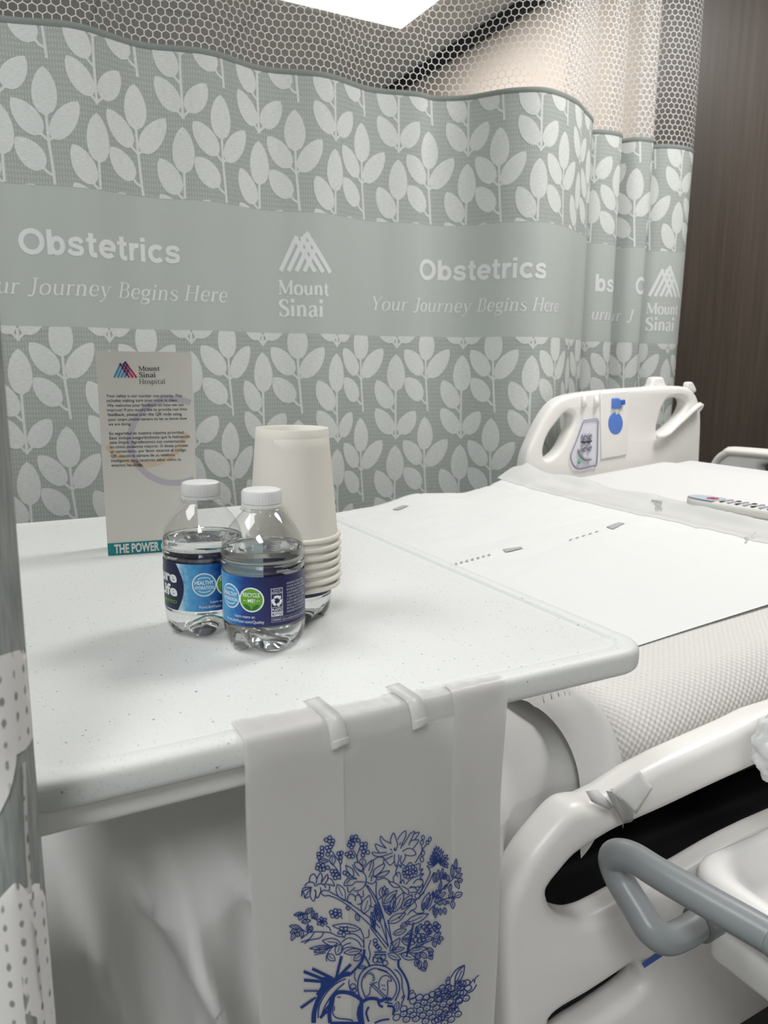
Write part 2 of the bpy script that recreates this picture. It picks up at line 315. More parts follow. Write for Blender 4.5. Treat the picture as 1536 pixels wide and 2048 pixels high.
# speckled solid-surface table
def speckle():
    m, nt, b = new_mat('speckled_laminate'); L = nt.links; b.inputs['Roughness'].default_value = 0.5; b.inputs['Specular IOR Level'].default_value = 0.32
    tc = nd(nt, 'ShaderNodeTexCoord'); base = (0.685, 0.695, 0.675, 1); prev = None
    for sc, thr, col, w in ((420, 0.13, (0.30, 0.30, 0.30), 0.13), (210, 0.07, (0.10, 0.105, 0.11), 0.07), (620, 0.20, (0.60, 0.61, 0.59), 0.45)):
        vo = nd(nt, 'ShaderNodeTexVoronoi'); vo.inputs['Scale'].default_value = sc; L.new(tc.outputs['Object'], vo.inputs['Vector'])
        sp = nd(nt, 'ShaderNodeSeparateXYZ'); L.new(vo.outputs['Color'], sp.inputs[0])
        g = nd(nt, 'ShaderNodeMath', operation='LESS_THAN'); g.inputs[1].default_value = w*0.55; L.new(sp.outputs[0], g.inputs[0])
        k = nd(nt, 'ShaderNodeMath', operation='MULTIPLY'); k.inputs[1].default_value = thr*2.6; L.new(sp.outputs[1], k.inputs[0])
        d = nd(nt, 'ShaderNodeMath', operation='LESS_THAN'); L.new(vo.outputs['Distance'], d.inputs[0]); L.new(k.outputs[0], d.inputs[1])
        q = nd(nt, 'ShaderNodeMath', operation='MULTIPLY'); L.new(g.outputs[0], q.inputs[0]); L.new(d.outputs[0], q.inputs[1])
        mx = nd(nt, 'ShaderNodeMix', data_type='RGBA'); L.new(q.outputs[0], mx.inputs[0])
        if prev is None: mx.inputs[6].default_value = base
        else: L.new(prev, mx.inputs[6])
        mx.inputs[7].default_value = (*col, 1); prev = mx.outputs[2]
    L.new(prev, b.inputs['Base Color']); return m
M_table = speckle()
M_plastic = mat('bed_white_plastic', (0.82, 0.80, 0.77), 0.35)
M_plastic2 = mat('cart_white_plastic', (0.87, 0.86, 0.84), 0.4)
M_grey = mat('grey_painted_tube', (0.24, 0.26, 0.265), 0.34)
M_greyd = mat('grey_socket', (0.20, 0.215, 0.22), 0.4)
M_dark = mat('dark_frame', (0.02, 0.021, 0.022), 0.5)
M_steel = mat('steel', (0.45, 0.46, 0.47), 0.3, metal=0.9)
M_lav = mat('lavender_plastic', (0.36, 0.36, 0.45), 0.45)
M_blue = mat('blue_plastic', (0.10, 0.21, 0.60), 0.4); M_blued = mat('deep_blue_plastic', (0.05, 0.12, 0.45), 0.4)
M_tape = mat('paper_tape', (0.80, 0.79, 0.77), 0.6)
M_tapeg = mat('grey_tape_backing', (0.36, 0.36, 0.345), 0.6)
M_cup = mat('cream_paper', (0.74, 0.71, 0.64), 0.65, 0.3)
M_card = mat('card_stock', (0.80, 0.775, 0.73), 0.6, 0.3); M_ink = mat('black_ink', (0.03, 0.03, 0.035), 0.6)
M_teal = mat('teal_ink', (0.02, 0.28, 0.30), 0.6, 0.3); M_whiteink = mat('white_ink', (0.85, 0.85, 0.85), 0.6)
M_lblue = mat('sky_blue_ink', (0.05, 0.33, 0.62), 0.6); M_red = mat('red_ink', (0.55, 0.03, 0.10), 0.6); M_violet = mat('deep_violet_ink', (0.05, 0.02, 0.14), 0.6)
M_lilac = mat('lilac_ring_ink', (0.60, 0.56, 0.64), 0.6); M_peach = mat('peach_ring_ink', (0.78, 0.64, 0.48), 0.6)
M_bluepr = mat('blue_bag_print', (0.010, 0.038, 0.20), 0.45)
M_sheet = fabric('white_cotton_sheet', (0.74, 0.735, 0.72), 0.08, 1500, 0.08)[0]
M_matt = mat('mattress_vinyl', (0.7, 0.7, 0.7), 0.6)
def film(name, col, transp, rough=0.35):
    m, nt, b = new_mat(name); b.inputs['Base Color'].default_value = (*col, 1); b.inputs['Roughness'].default_value = rough
    tr = nd(nt, 'ShaderNodeBsdfTranslucent'); tr.inputs[0].default_value = (*col, 1); m1 = nd(nt, 'ShaderNodeMixShader'); m1.inputs[0].default_value = 0.35
    tp = nd(nt, 'ShaderNodeBsdfTransparent'); m2 = nd(nt, 'ShaderNodeMixShader'); m2.inputs[0].default_value = transp; L = nt.links
    L.new(b.outputs[0], m1.inputs[1]); L.new(tr.outputs[0], m1.inputs[2]); L.new(m1.outputs[0], m2.inputs[1]); L.new(tp.outputs[0], m2.inputs[2]); L.new(m2.outputs[0], nt.nodes['Material Output'].inputs[0]); return m
M_bag = film('white_bag_film', (0.74, 0.735, 0.72), 0.22); M_gus = film('white_bag_gusset_film', (0.76, 0.75, 0.735), 0.12)
M_clear = film('clear_tape_film', (0.82, 0.82, 0.81), 0.35, 0.3); M_crinkle = film('clear_bag_film', (0.86, 0.87, 0.87), 0.25, 0.12)
M_padedge = film('pad_border_film', (0.88, 0.88, 0.865), 0.05, 0.3)
def waffle():
    m, nt, b = new_mat('waffle_blanket_weave'); L = nt.links; b.inputs['Roughness'].default_value = 0.9; b.inputs['Specular IOR Level'].default_value = 0.1
    uv = nd(nt, 'ShaderNodeUVMap'); mp = nd(nt, 'ShaderNodeMapping'); mp.inputs['Scale'].default_value = (2*PI/0.0056, 2*PI/0.0056, 1); mp.inputs['Rotation'].default_value = (0, 0, 0.75)
    L.new(uv.outputs[0], mp.inputs[0]); sp = nd(nt, 'ShaderNodeSeparateXYZ'); L.new(mp.outputs[0], sp.inputs[0])
    s = []
    for k in (0, 1): q = nd(nt, 'ShaderNodeMath', operation='SINE'); L.new(sp.outputs[k], q.inputs[0]); s.append(q)
    a = nd(nt, 'ShaderNodeMath', operation='ADD'); L.new(s[0].outputs[0], a.inputs[0]); L.new(s[1].outputs[0], a.inputs[1])
    bp = nd(nt, 'ShaderNodeBump'); bp.inputs['Strength'].default_value = 0.35; bp.inputs['Distance'].default_value = 0.001; L.new(a.outputs[0], bp.inputs['Height']); L.new(bp.outputs[0], b.inputs['Normal'])
    mr = nd(nt, 'ShaderNodeMapRange'); mr.inputs['From Min'].default_value = -1.9; mr.inputs['From Max'].default_value = -0.4; L.new(a.outputs[0], mr.inputs['Value'])
    mx = nd(nt, 'ShaderNodeMix', data_type='RGBA'); L.new(mr.outputs[0], mx.inputs[0]); mx.inputs[6].default_value = (0.62, 0.60, 0.575, 1); mx.inputs[7].default_value = (0.70, 0.68, 0.655, 1); L.new(mx.outputs[2], b.inputs['Base Color']); return m
M_waffle = waffle()
def padmat():
    m, nt, b = new_mat('quilted_pad_fleece'); L = nt.links; b.inputs['Base Color'].default_value = (0.74, 0.745, 0.73, 1); b.inputs['Roughness'].default_value = 0.8; b.inputs['Specular IOR Level'].default_value = 0.2
    tc = nd(nt, 'ShaderNodeTexCoord'); n1 = nd(nt, 'ShaderNodeTexNoise'); n1.inputs['Scale'].default_value = 9; n1.inputs['Detail'].default_value = 5; L.new(tc.outputs['Object'], n1.inputs['Vector'])
    bp = nd(nt, 'ShaderNodeBump'); bp.inputs['Strength'].default_value = 0.35; bp.inputs['Distance'].default_value = 0.01; L.new(n1.outputs[0], bp.inputs['Height']); L.new(bp.outputs[0], b.inputs['Normal']); return m
M_pad = padmat()
M_padprint = mat('grey_pad_print', (0.42, 0.42, 0.41), 0.7)
def wood():
    m, nt, b = new_mat('walnut_wall_panel'); L = nt.links; b.inputs['Roughness'].default_value = 0.5
    tc = nd(nt, 'ShaderNodeTexCoord'); mp = nd(nt, 'ShaderNodeMapping'); mp.inputs['Scale'].default_value = (1, 38, 1.3); n = nd(nt, 'ShaderNodeTexNoise'); n.inputs['Scale'].default_value = 3; n.inputs['Detail'].default_value = 6
    n2 = nd(nt, 'ShaderNodeTexNoise'); n2.inputs['Scale'].default_value = 1.4; n2.inputs['Detail'].default_value = 4
    L.new(tc.outputs['Object'], mp.inputs[0]); L.new(mp.outputs[0], n.inputs['Vector']); L.new(mp.outputs[0], n2.inputs['Vector'])
    a = nd(nt, 'ShaderNodeMath', operation='MULTIPLY_ADD'); a.inputs[1].default_value = 0.5; L.new(n.outputs[0], a.inputs[0])
    k = nd(nt, 'ShaderNodeMath', operation='MULTIPLY'); k.inputs[1].default_value = 0.5; L.new(n2.outputs[0], k.inputs[0]); L.new(k.outputs[0], a.inputs[2])
    r = ramp(nt, [(0.3, (0.042, 0.030, 0.021)), (0.5, (0.058, 0.042, 0.031)), (0.7, (0.075, 0.057, 0.043))]); L.new(a.outputs[0], r.inputs[0]); L.new(r.outputs[0], b.inputs['Base Color']); return m
M_wood = wood()
def painted(name, c, sc=40):
    m, nt, b = new_mat(name); b.inputs['Roughness'].default_value = 0.85; tc = nd(nt, 'ShaderNodeTexCoord'); n = nd(nt, 'ShaderNodeTexNoise'); n.inputs['Scale'].default_value = sc
    r = ramp(nt, [(0.3, tuple(x*0.96 for x in c)), (0.7, c)]); nt.links.new(tc.outputs['Object'], n.inputs['Vector']); nt.links.new(n.outputs[0], r.inputs[0]); nt.links.new(r.outputs[0], b.inputs['Base Color']); return m
M_beige = painted('beige_wall_paint', (0.50, 0.44, 0.38)); M_wall = painted('pale_wall_paint', (0.60, 0.60, 0.58)); M_floor = painted('grey_vinyl_floor', (0.22, 0.22, 0.22), 12)
def ceilmat():
    m, nt, b = new_mat('ceiling_tiles'); b.inputs['Roughness'].default_value = 0.95; tc = nd(nt, 'ShaderNodeTexCoord'); br = nd(nt, 'ShaderNodeTexBrick'); br.offset = 0
    br.inputs['Color1'].default_value = (0.64, 0.63, 0.61, 1); br.inputs['Color2'].default_value = (0.62, 0.61, 0.59, 1); br.inputs['Mortar'].default_value = (0.48, 0.47, 0.46, 1)
    br.inputs['Scale'].default_value = 1.0; br.inputs['Brick Width'].default_value = 0.61; br.inputs['Row Height'].default_value = 0.61; br.inputs['Mortar Size'].default_value = 0.008
    nt.links.new(tc.outputs['Object'], br.inputs['Vector']); nt.links.new(br.outputs[0], b.inputs['Base Color']); return m
M_ceil = ceilmat()
def emit(name, c, s):
    m, nt, b = new_mat(name); b.inputs['Base Color'].default_value = (0.9, 0.9, 0.9, 1); b.inputs['Emission Color'].default_value = (*c, 1); b.inputs['Emission Strength'].default_value = s; return m
M_emit = emit('lit_diffuser', (1, 0.99, 0.98), 3.0)
def clear(name, ior, rough=0.0, col=(1, 1, 1)):
    m, nt, b = new_mat(name); b.inputs['Base Color'].default_value = (*col, 1); b.inputs['Transmission Weight'].default_value = 1.0; b.inputs['Roughness'].default_value = rough; b.inputs['IOR'].default_value = ior; return m
def thin_clear(name):
    m, nt, b = new_mat(name); L = nt.links; nt.nodes.remove(b); tp = nd(nt, 'ShaderNodeBsdfTransparent'); tp.inputs[0].default_value = (0.965, 0.97, 0.97, 1)
    gl = nd(nt, 'ShaderNodeBsdfGlossy'); gl.inputs['Roughness'].default_value = 0.03; fr = nd(nt, 'ShaderNodeLayerWeight'); fr.inputs[0].default_value = 0.5; mx = nd(nt, 'ShaderNodeMixShader')
    p5 = nd(nt, 'ShaderNodeMath', operation='POWER'); p5.inputs[1].default_value = 4.0; L.new(fr.outputs[1], p5.inputs[0])
    k = nd(nt, 'ShaderNodeMath', operation='MULTIPLY_ADD'); k.inputs[1].default_value = 0.55; k.inputs[2].default_value = 0.06; L.new(p5.outputs[0], k.inputs[0])
    L.new(k.outputs[0], mx.inputs[0]); L.new(tp.outputs[0], mx.inputs[1]); L.new(gl.outputs[0], mx.inputs[2]); L.new(mx.outputs[0], nt.nodes['Material Output'].inputs[0]); return m
M_pet = thin_clear('clear_bottle_plastic'); M_water = clear('drinking_water', 1.33, 0.0, (0.985, 0.995, 0.995)); M_cap = mat('white_cap_plastic', (0.72, 0.72, 0.715), 0.4, 0.5)
def labelmat():
    m, nt, b = new_mat('blue_label_ice_print'); L = nt.links; b.inputs['Roughness'].default_value = 0.35; uv = nd(nt, 'ShaderNodeUVMap'); sp = nd(nt, 'ShaderNodeSeparateXYZ'); L.new(uv.outputs[0], sp.inputs[0])
    n = nd(nt, 'ShaderNodeTexNoise'); n.inputs['Scale'].default_value = 190; n.inputs['Detail'].default_value = 6; L.new(uv.outputs[0], n.inputs['Vector'])
    a = nd(nt, 'ShaderNodeMath', operation='MULTIPLY_ADD'); a.inputs[1].default_value = 0.016; L.new(n.outputs[0], a.inputs[0]); L.new(sp.outputs[0], a.inputs[2])
    r = ramp(nt, [(0.0, (0.55, 0.75, 0.85)), (0.14, (0.10, 0.38, 0.66)), (0.42, (0.02, 0.19, 0.50)), (0.62, (0.008, 0.05, 0.25)), (0.8, (0.006, 0.02, 0.13)), (1.0, (0.012, 0.012, 0.08))])
    mr = nd(nt, 'ShaderNodeMapRange'); mr.inputs['From Min'].default_value = -0.040; mr.inputs['From Max'].default_value = 0.012; L.new(a.outputs[0], mr.inputs['Value']); L.new(mr.outputs[0], r.inputs[0]); L.new(r.outputs[0], b.inputs['Base Color']); return m
M_label = labelmat(); M_navy = mat('navy_ink', (0.008, 0.01, 0.06), 0.35); M_cyan = mat('cyan_ink', (0.05, 0.34, 0.62), 0.35); M_green = mat('green_ink', (0.12, 0.36, 0.02), 0.35); M_dgreen = mat('dark_green_ink', (0.02, 0.15, 0.02), 0.35); M_palei = mat('pale_ink', (0.45, 0.47, 0.58), 0.4); M_lw = mat('label_white_ink', (0.82, 0.85, 0.88), 0.35)

# ------------------------------------------------------------------ room shell
XL, XR, YF, YB = -1.9, 2.17, -2.2, 4.35
WY = float(at_x(1312, 200, XR-0.02)[1])
def wallbox(name, x0, x1, y0, y1, z0, z1, m): return struct(mesh(name, *box(((x0+x1)/2, (y0+y1)/2, (z0+z1)/2), (x1-x0, y1-y0, z1-z0)), m, smooth=False))
wallbox('floor', XL-0.1, XR+0.1, YF-0.1, YB+0.1, -0.1, 0, M_floor)
wallbox('ceiling', XL-0.1, XR+0.1, YF-0.1, YB+0.1, CEIL, CEIL+0.1, M_ceil)
wallbox('wall_right', XR, XR+0.1, YF, YB, 0, CEIL, M_beige)
wallbox('wall_left', XL-0.1, XL, YF, YB, 0, CEIL, M_wall)
wallbox('wall_back', XL, XR, YB, YB+0.1, 0, CEIL, M_wall)
wallbox('wall_front', XL, XR, YF-0.1, YF, 0, CEIL, M_wall)
wallbox('trim_1', XR-0.02, XR, YF, WY, 0.0, CEIL, M_wood)
wallbox('shadow_gap_strip', XR-0.03, XR, WY, YB, CEIL-0.05, CEIL, M_dark)  # dark strip painting in the shadow gap between wall and ceiling

# ------------------------------------------------------------------ ceiling lights
def ceiling_light(label, x0, x1, y0, y1):
    cx, cy = (x0+x1)/2, (y0+y1)/2
    t = thing('ceiling_light', label, 'ceiling light', (cx, cy, CEIL), 'ceiling light panels')
    mb = MB(); fw = 0.03
    for c, d in (((cx, y0+fw/2, CEIL-0.008), (x1-x0, fw, 0.016)), ((cx, y1-fw/2, CEIL-0.008), (x1-x0, fw, 0.016)), ((x0+fw/2, cy, CEIL-0.008), (fw, y1-y0-2*fw, 0.016)), ((x1-fw/2, cy, CEIL-0.008), (fw, y1-y0-2*fw, 0.016))): mb.add(*box(c, d))
    mb.build('frame', M_plastic, t, smooth=False)
    mesh('diffuser', *box((cx, cy, CEIL-0.006), (x1-x0-2*fw, y1-y0-2*fw, 0.008)), M_emit, t, smooth=False)
ceiling_light('lit white ceiling panel seen through the netting above the grey curtain', 1.17, 1.86, 2.35, 3.33)
ceiling_light('lit white ceiling panel above the hospital bed', 1.40, 2.00, 0.56, 1.16)
ceiling_light('added fill-light panel on the ceiling over the left end of the bed, out of view', -1.05, -0.45, 0.4, 1.5)  # made-up panel housing the left fill
ceiling_light('added fill-light panel on the ceiling near the front wall, out of view', -1.05, -0.45, -1.7, -0.5)  # made-up panel housing the frontal fill

# ------------------------------------------------------------------ privacy curtain
class Cloth:
    """a hanging cloth whose plan is a smooth path; s runs along it, v is the height"""
    def __init__(self, pts, n=14, ripple=0.004):
        P = np.array(smooth_path(pts, n)); d = np.hypot(*np.diff(P, axis=0).T); self.S = np.concatenate([[0], np.cumsum(d)]); self.P = P; self.ripple = ripple; self.L = self.S[-1]
    def xy(self, s): return np.array([np.interp(s, self.S, self.P[:, 0]), np.interp(s, self.S, self.P[:, 1])])
    def normal(self, s):
        t = self.xy(s+0.004)-self.xy(s-0.004); t /= max(np.hypot(*t), 1e-9); return np.array([t[1], -t[0]])
    def at(self, s, v, off=0.0):
        p = self.xy(s); n = self.normal(s)
        k = off+self.ripple*math.sin(17*s+2.3*v)*math.sin(1.7*v+s*3)
        return (p[0]+n[0]*k, p[1]+n[1]*k, v)
    def s_at_x(self, X):
        i = int(np.argmax(self.P[:, 0] >= X)); a, b = self.P[i-1, 0], self.P[i, 0]
        return self.S[i-1]+(self.S[i]-self.S[i-1])*(X-a)/(b-a)
plan = [(x, 1.757+0.017*math.sin(2*PI*(x-0.03)/0.268)) for x in np.arange(-0.42, 1.10, 0.045)]
plan += [(1.135, 1.705), (1.20, 1.615), (1.26, 1.572), (1.325, 1.575), (1.39, 1.60), (1.46, 1.648), (1.525, 1.692), (1.545, 1.735), (1.525, 1.79), (1.53, 1.825), (1.57, 1.80), (1.61, 1.757), (1.66, 1.745), (1.695, 1.752), (1.705, 1.775), (1.697, 1.81), (1.715, 1.825), (1.735, 1.79), (1.76, 1.757), (1.80, 1.748), (1.815, 1.762), (1.81, 1.80), (1.825, 1.825), (1.845, 1.80), (1.87, 1.77), (1.92, 1.755), (1.97, 1.757), (2.005, 1.775)]
CUR = Cloth(plan)
def leaf(cloth, mb, mi, s0, v0, s1, v1, w, lo, hi, off=0.0005, nt=12, nw=5, slo=None, shi=None):
    d = np.array([s1-s0, v1-v0]); Ln = np.hypot(*d); d /= Ln; n = np.array([-d[1], d[0]]); V = []; UV = []
    for i in range(nt+1):
        t = i/nt; prof = (max(t, 0.0)**0.55*(1-t)**0.72)/0.421
        for j in range(nw+1):
            q = np.array([s0, v0])+d*Ln*t+n*w/2*prof*(j/nw*2-1); s = q[0]; v = min(max(q[1], lo), hi)
            s = min(max(s, 0.002), cloth.L-0.002); V.append(cloth.at(s, v, off)); UV.append((s, v))
    if max(u[1] for u in UV)-min(u[1] for u in UV) < 1e-4: return
    F = [(i*(nw+1)+j, i*(nw+1)+j+1, (i+1)*(nw+1)+j+1, (i+1)*(nw+1)+j) for i in range(nt) for j in range(nw)]
    def h(f): vs = [UV[k][1] for k in f]; return max(vs)-min(vs) > 1e-6
    mb.add(V, [f for f in F if h(f)], mi, UV)
def stem(cloth, mb, mi, pts, w, lo, hi, off=0.0004):
    P = [p for p in smooth_path(pts, 6) if lo <= p[1] <= hi and 0.002 < p[0] < cloth.L-0.002]
    if len(P) < 2: return
    V, F = ribbon2(P, w); mb.add([cloth.at(p[0], min(max(p[1], lo), hi), off) for p in V], F, mi, V)
K = 0.00051
def sprigA(cloth, mb, mi, s, v, lo, hi):
    g = lambda x, y: (s+(x-535)*K, v+(775-y)*K)
    for a, b, w_ in (((503, 718), (406, 606), 92), ((502, 592), (400, 466), 88), ((540, 607), (646, 463), 86), ((522, 523), (522, 347), 96)):
        leaf(cloth, mb, mi, *g(*a), *g(*b), w_*K, lo, hi)
    stem(cloth, mb, mi, [g(540, 775), g(533, 690), g(526, 600), g(523, 510)], 11*K, lo, hi)
    stem(cloth, mb, mi, [g(533, 738), g(515, 728), g(498, 708)], 10*K, lo, hi); stem(cloth, mb, mi, [g(526, 612), g(510, 598), g(496, 584)], 10*K, lo, hi); stem(cloth, mb, mi, [g(527, 612), g(545, 600)], 10*K, lo, hi)
def sprigB(cloth, mb, mi, s, v, lo, hi):
    KB = 0.000480; g = lambda x, y: (s+(x-340)*KB, v+(410-y)*KB)
    for a, b, w_ in (((322, 388), (228, 248), 84), ((360, 388), (446, 262), 86), ((310, 250), (232, 98), 88), ((338, 160), (336, -38), 92)):
        leaf(cloth, mb, mi, *g(*a), *g(*b), w_*K, lo, hi)
    stem(cloth, mb, mi, [g(340, 416), g(338, 330), g(336, 250), g(336, 150)], 11*K, lo, hi)
    stem(cloth, mb, mi, [g(339, 408), g(318, 384)], 10*K, lo, hi); stem(cloth, mb, mi, [g(340, 408), g(364, 384)], 10*K, lo, hi); stem(cloth, mb, mi, [g(337, 275), g(310, 248)], 10*K, lo, hi)
def flat_on(cloth, mb, mi, V, F, s0, v0, sx, sy, off=0.0006, step=0.008):
    V2 = [(s0+x*sx, v0+y*sy) for x, y in V]; V2, F = slice2(V2, F, step)
    mb.add([cloth.at(min(max(x, 0.002), cloth.L-0.002), y, off) for x, y in V2], F, mi, V2)
def curtain_print(cloth):
    mb = MB()
    ns = int(cloth.L/0.0075); nz = 30; z0 = 0.06; zs = np.linspace(z0, HEM, nz)
    V = [cloth.at(cloth.L*i/ns, z) for z in zs for i in range(ns+1)]; UV = [(cloth.L*i/ns, z) for z in zs for i in range(ns+1)]
    mb.add(V, [(j*(ns+1)+i, j*(ns+1)+i+1, (j+1)*(ns+1)+i+1, (j+1)*(ns+1)+i) for j in range(nz-1) for i in range(ns)], 0, UV)
    PV = 0.233; sA = cloth.s_at_x(0.181); PS = cloth.s_at_x(0.881)-sA; PS /= 4.0
    for k in range(-4, 18):
        sa = sA+k*PS; sb = sa-PS*0.49
        if sa < -0.1 or sa > cloth.L+0.15: continue
        for fld, (lo, hi) in enumerate(((BAND1, HEM-0.004), (0.55, BAND0))):
            for j in range(-4, 3):
                va = BAND1+0.002+j*PV; vb = BAND1-0.068+j*PV
                if va < hi and va+PV > lo: sprigA(cloth, mb, 1, sa, va, lo, hi)
                if vb < hi and vb+PV > lo: sprigB(cloth, mb, 1, sb, vb, lo, hi)
    return mb
t = thing('privacy_curtain', 'grey hospital curtain with white leaf print and white netting, hanging behind the bed', 'curtain', (0.8, 1.757, CEIL))
cp = curtain_print(CUR)
def band_words(cloth, mb, s_of, X0, X1, kind):
    s0, s1 = s_of(X0), s_of(X1)
    if kind == 'ob':
        V, F, W_ = sans2('Obstetrics'); k = (s1-s0)/W_; flat_on(cloth, mb, 2, V, F, s0, 1.325, k, 0.068)
    elif kind == 'yj':
        V, F, W_ = serif2('Your', 0.075, 0.03, 0.2); tot = 0; words = [serif2(q, 0.09, 0.035, 0.2) for q in ('Your', 'Journey', 'Begins', 'Here')]
        gap = 0.28; W_ = sum(q[2] for q in words)+gap*3; k = (s1-s0)/W_; s = s0
        for V, F, wd in words: flat_on(cloth, mb, 2, V, F, s, 1.246, k, 0.047); s += (wd+gap)*k
    elif kind == 'logo':
        for V, F, c in logo2(): flat_on(cloth, mb, 2, V, F, s0, 1.325, (s1-s0), (s1-s0)*1.05, 0.0006+0.00008*c)
        for wd, v, wr in (('Mount', 1.272, 0.92), ('Sinai', 1.222, 0.80)):
            V, F, W_ = serif2(wd, 0.15, 0.06); k = (s1-s0)*wr/W_; flat_on(cloth, mb, 2, V, F, s0, v, k, k*1.1)
sx_ = CUR.s_at_x
px = lambda x, y: float(at_y(x, y, 1.757)[0])
band_words(CUR, cp, sx_, px(40, 510), px(361, 530), 'ob'); band_words(CUR, cp, sx_, px(-60, 600), px(452, 610), 'yj'); band_words(CUR, cp, sx_, px(560, 510), px(659, 510), 'logo')
band_words(CUR, cp, sx_, px(833, 540), 1.288, 'ob'); band_words(CUR, cp, sx_, px(750, 610), 1.345, 'yj')
# the folds by the wood panel show slices of the same repeat
def piece(VFW, X0, v, kx, ky): V, F, W_ = VFW; flat_on(CUR, cp, 2, V, F, sx_(X0), v, kx, ky)
piece(sans2('bs'), 1.622, 1.325, 0.064, 0.068); piece(sans2('O'), 1.778, 1.325, 0.05, 0.068)
piece(serif2('urn', 0.09, 0.035, 0.2), 1.617, 1.246, 0.047, 0.047); piece(serif2('ur J', 0.09, 0.035, 0.2), 1.728, 1.246, 0.045, 0.047)
band_words(CUR, cp, sx_, px(1309, 540), px(1368, 540), 'logo')
cp.build('printed_panel', [M_cloth, M_leaf, M_letter], t, uv=True)
hm = MB()
V, F = grid(int(CUR.L/0.0075), 4, lambda a, b: CUR.at(a*CUR.L, HEM-0.008+b*0.012, 0.0022 if 0 < b < 1 else 0.0008)); hm.add(V, F); hm.build('hem', M_hem, t)
# netting: hexagonal cells as real strands
def netting(cloth, z0, z1, ps=0.0176, pv=0.0146, wd=0.0017):
    V = []; F = []; rows = int((z1-z0)/pv); cols = int(cloth.L/ps)
    rin = 1-wd/ps*1.0
    hx = [(0, 0.66), (0.5, 0.34), (0.5, -0.34), (0, -0.66), (-0.5, -0.34), (-0.5, 0.34)]
    for j in range(rows):
        v = z0+(j+0.5)*pv
        for i in range(cols+1):
            s = (i+0.5*(j % 2))*ps; b = len(V)
            for k in (1.0, rin):
                for a, c in hx: V.append(cloth.at(min(max(s+a*ps*k, 0.002), cloth.L-0.002), v+c*pv*1.0*k, 0.0))
            for q in range(6): F.append((b+q, b+(q+1) % 6, b+6+(q+1) % 6, b+6+q))
    return V, F
mesh('netting', *netting(CUR, HEM, CEIL-0.03), M_net, t, smooth=False)
# ceiling track and second curtain close to the camera
V, F = box((0.78, 1.757, CEIL-0.013), (2.5, 0.032, 0.026)); tr_ = tag(mesh('curtain_track', V, F, M_steel, smooth=False), 'metal curtain track on the ceiling carrying the leaf print curtain', 'curtain track')
near = Cloth([(-0.42, 0.33), (-0.36, 0.36), (-0.30, 0.335), (-0.24, 0.36), (-0.18, 0.335), (-0.12, 0.355), (-0.07, 0.335), (-0.03, 0.345), (0.000, 0.338), (0.0125, 0.352)], 10, 0.003)
t2 = thing('privacy_curtain', 'close curtain edge with large white leaves at the left side of the picture', 'curtain', (-0.2, 0.345, CEIL))
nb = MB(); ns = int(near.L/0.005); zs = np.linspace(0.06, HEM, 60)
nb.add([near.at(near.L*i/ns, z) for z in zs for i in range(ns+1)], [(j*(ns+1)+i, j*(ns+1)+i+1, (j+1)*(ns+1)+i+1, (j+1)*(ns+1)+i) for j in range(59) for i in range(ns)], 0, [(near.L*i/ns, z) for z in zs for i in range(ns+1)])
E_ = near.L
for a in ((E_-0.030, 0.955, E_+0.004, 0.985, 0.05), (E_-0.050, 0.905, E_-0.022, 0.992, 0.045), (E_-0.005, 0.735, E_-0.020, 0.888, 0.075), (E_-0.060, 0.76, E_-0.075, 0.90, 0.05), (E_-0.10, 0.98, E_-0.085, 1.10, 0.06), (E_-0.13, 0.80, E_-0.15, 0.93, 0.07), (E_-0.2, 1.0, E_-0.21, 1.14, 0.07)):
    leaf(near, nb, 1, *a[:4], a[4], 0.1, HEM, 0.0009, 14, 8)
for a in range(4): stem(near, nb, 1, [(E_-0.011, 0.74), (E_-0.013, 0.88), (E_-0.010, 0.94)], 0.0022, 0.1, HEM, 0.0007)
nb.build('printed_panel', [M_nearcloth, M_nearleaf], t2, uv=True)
mesh('netting', *netting(near, HEM, CEIL-0.03), M_net, t2, smooth=False)
tag(mesh('curtain_track', *box((-0.2, 0.345, CEIL-0.013), (0.6, 0.032, 0.026)), M_steel, smooth=False), 'metal curtain track on the ceiling above the close curtain edge', 'curtain track')

# ------------------------------------------------------------------ bed
def MZ(X): return 0.772+max(0.0, X-0.5)*0.084
BX0, BX1, BY0, BY1 = -0.18, 1.70, 0.505, 1.47
bed = thing('hospital_bed', 'white hospital bed with raised plastic side rails under the overbed table', 'bed', (0.85, 1.0, 0))
fr = MB(); fr.add(*rbox((0.85, 0.99, 0.44), (1.85, 0.78, 0.20), 0.02)); fr.add(*rbox((0.85, 0.99, 0.20), (1.5, 0.5, 0.12), 0.02)); fr.add(*rbox((0.85, 0.99, 0.645), (1.9, 0.80, 0.11), 0.01))
fr.build('bed_frame', M_dark, bed, auto=40)  # frame blocks coloured near-black to stand in for the shade under the bed
for cx in (0.1, 1.6):
    for cy in (0.72, 1.26):
        wmb = MB(); V, F = lathe([(0.0, -0.02), (0.055, -0.02), (0.06, -0.012), (0.06, 0.012), (0.055, 0.02), (0.0, 0.02)], 28); wmb.add([(cx+p[0], cy+p[2], 0.06+p[1]) for p in V], F); wmb.add(*rbox((cx, cy+0.035, 0.11), (0.04, 0.02, 0.14), 0.006)); wmb.build('caster', M_greyd, bed, auto=40)
def plane_part(name, outer, holes, org, ax, ay, an, depth, bevel, m, parent):
    """outline given as world points on a plane -> rounded slab whose front face lies on that plane"""
    to2 = lambda p: ((np.array(p)-org)@ax, (np.array(p)-org)@ay)
    V, F = solid_from_outline([to2(p) for p in outer], [[to2(p) for p in h] for h in holes], depth, bevel)
    return mesh(name, [org+ax*v[0]+ay*v[1]+an*(v[2]-depth/2) for v in V], F, m, parent, auto=50)
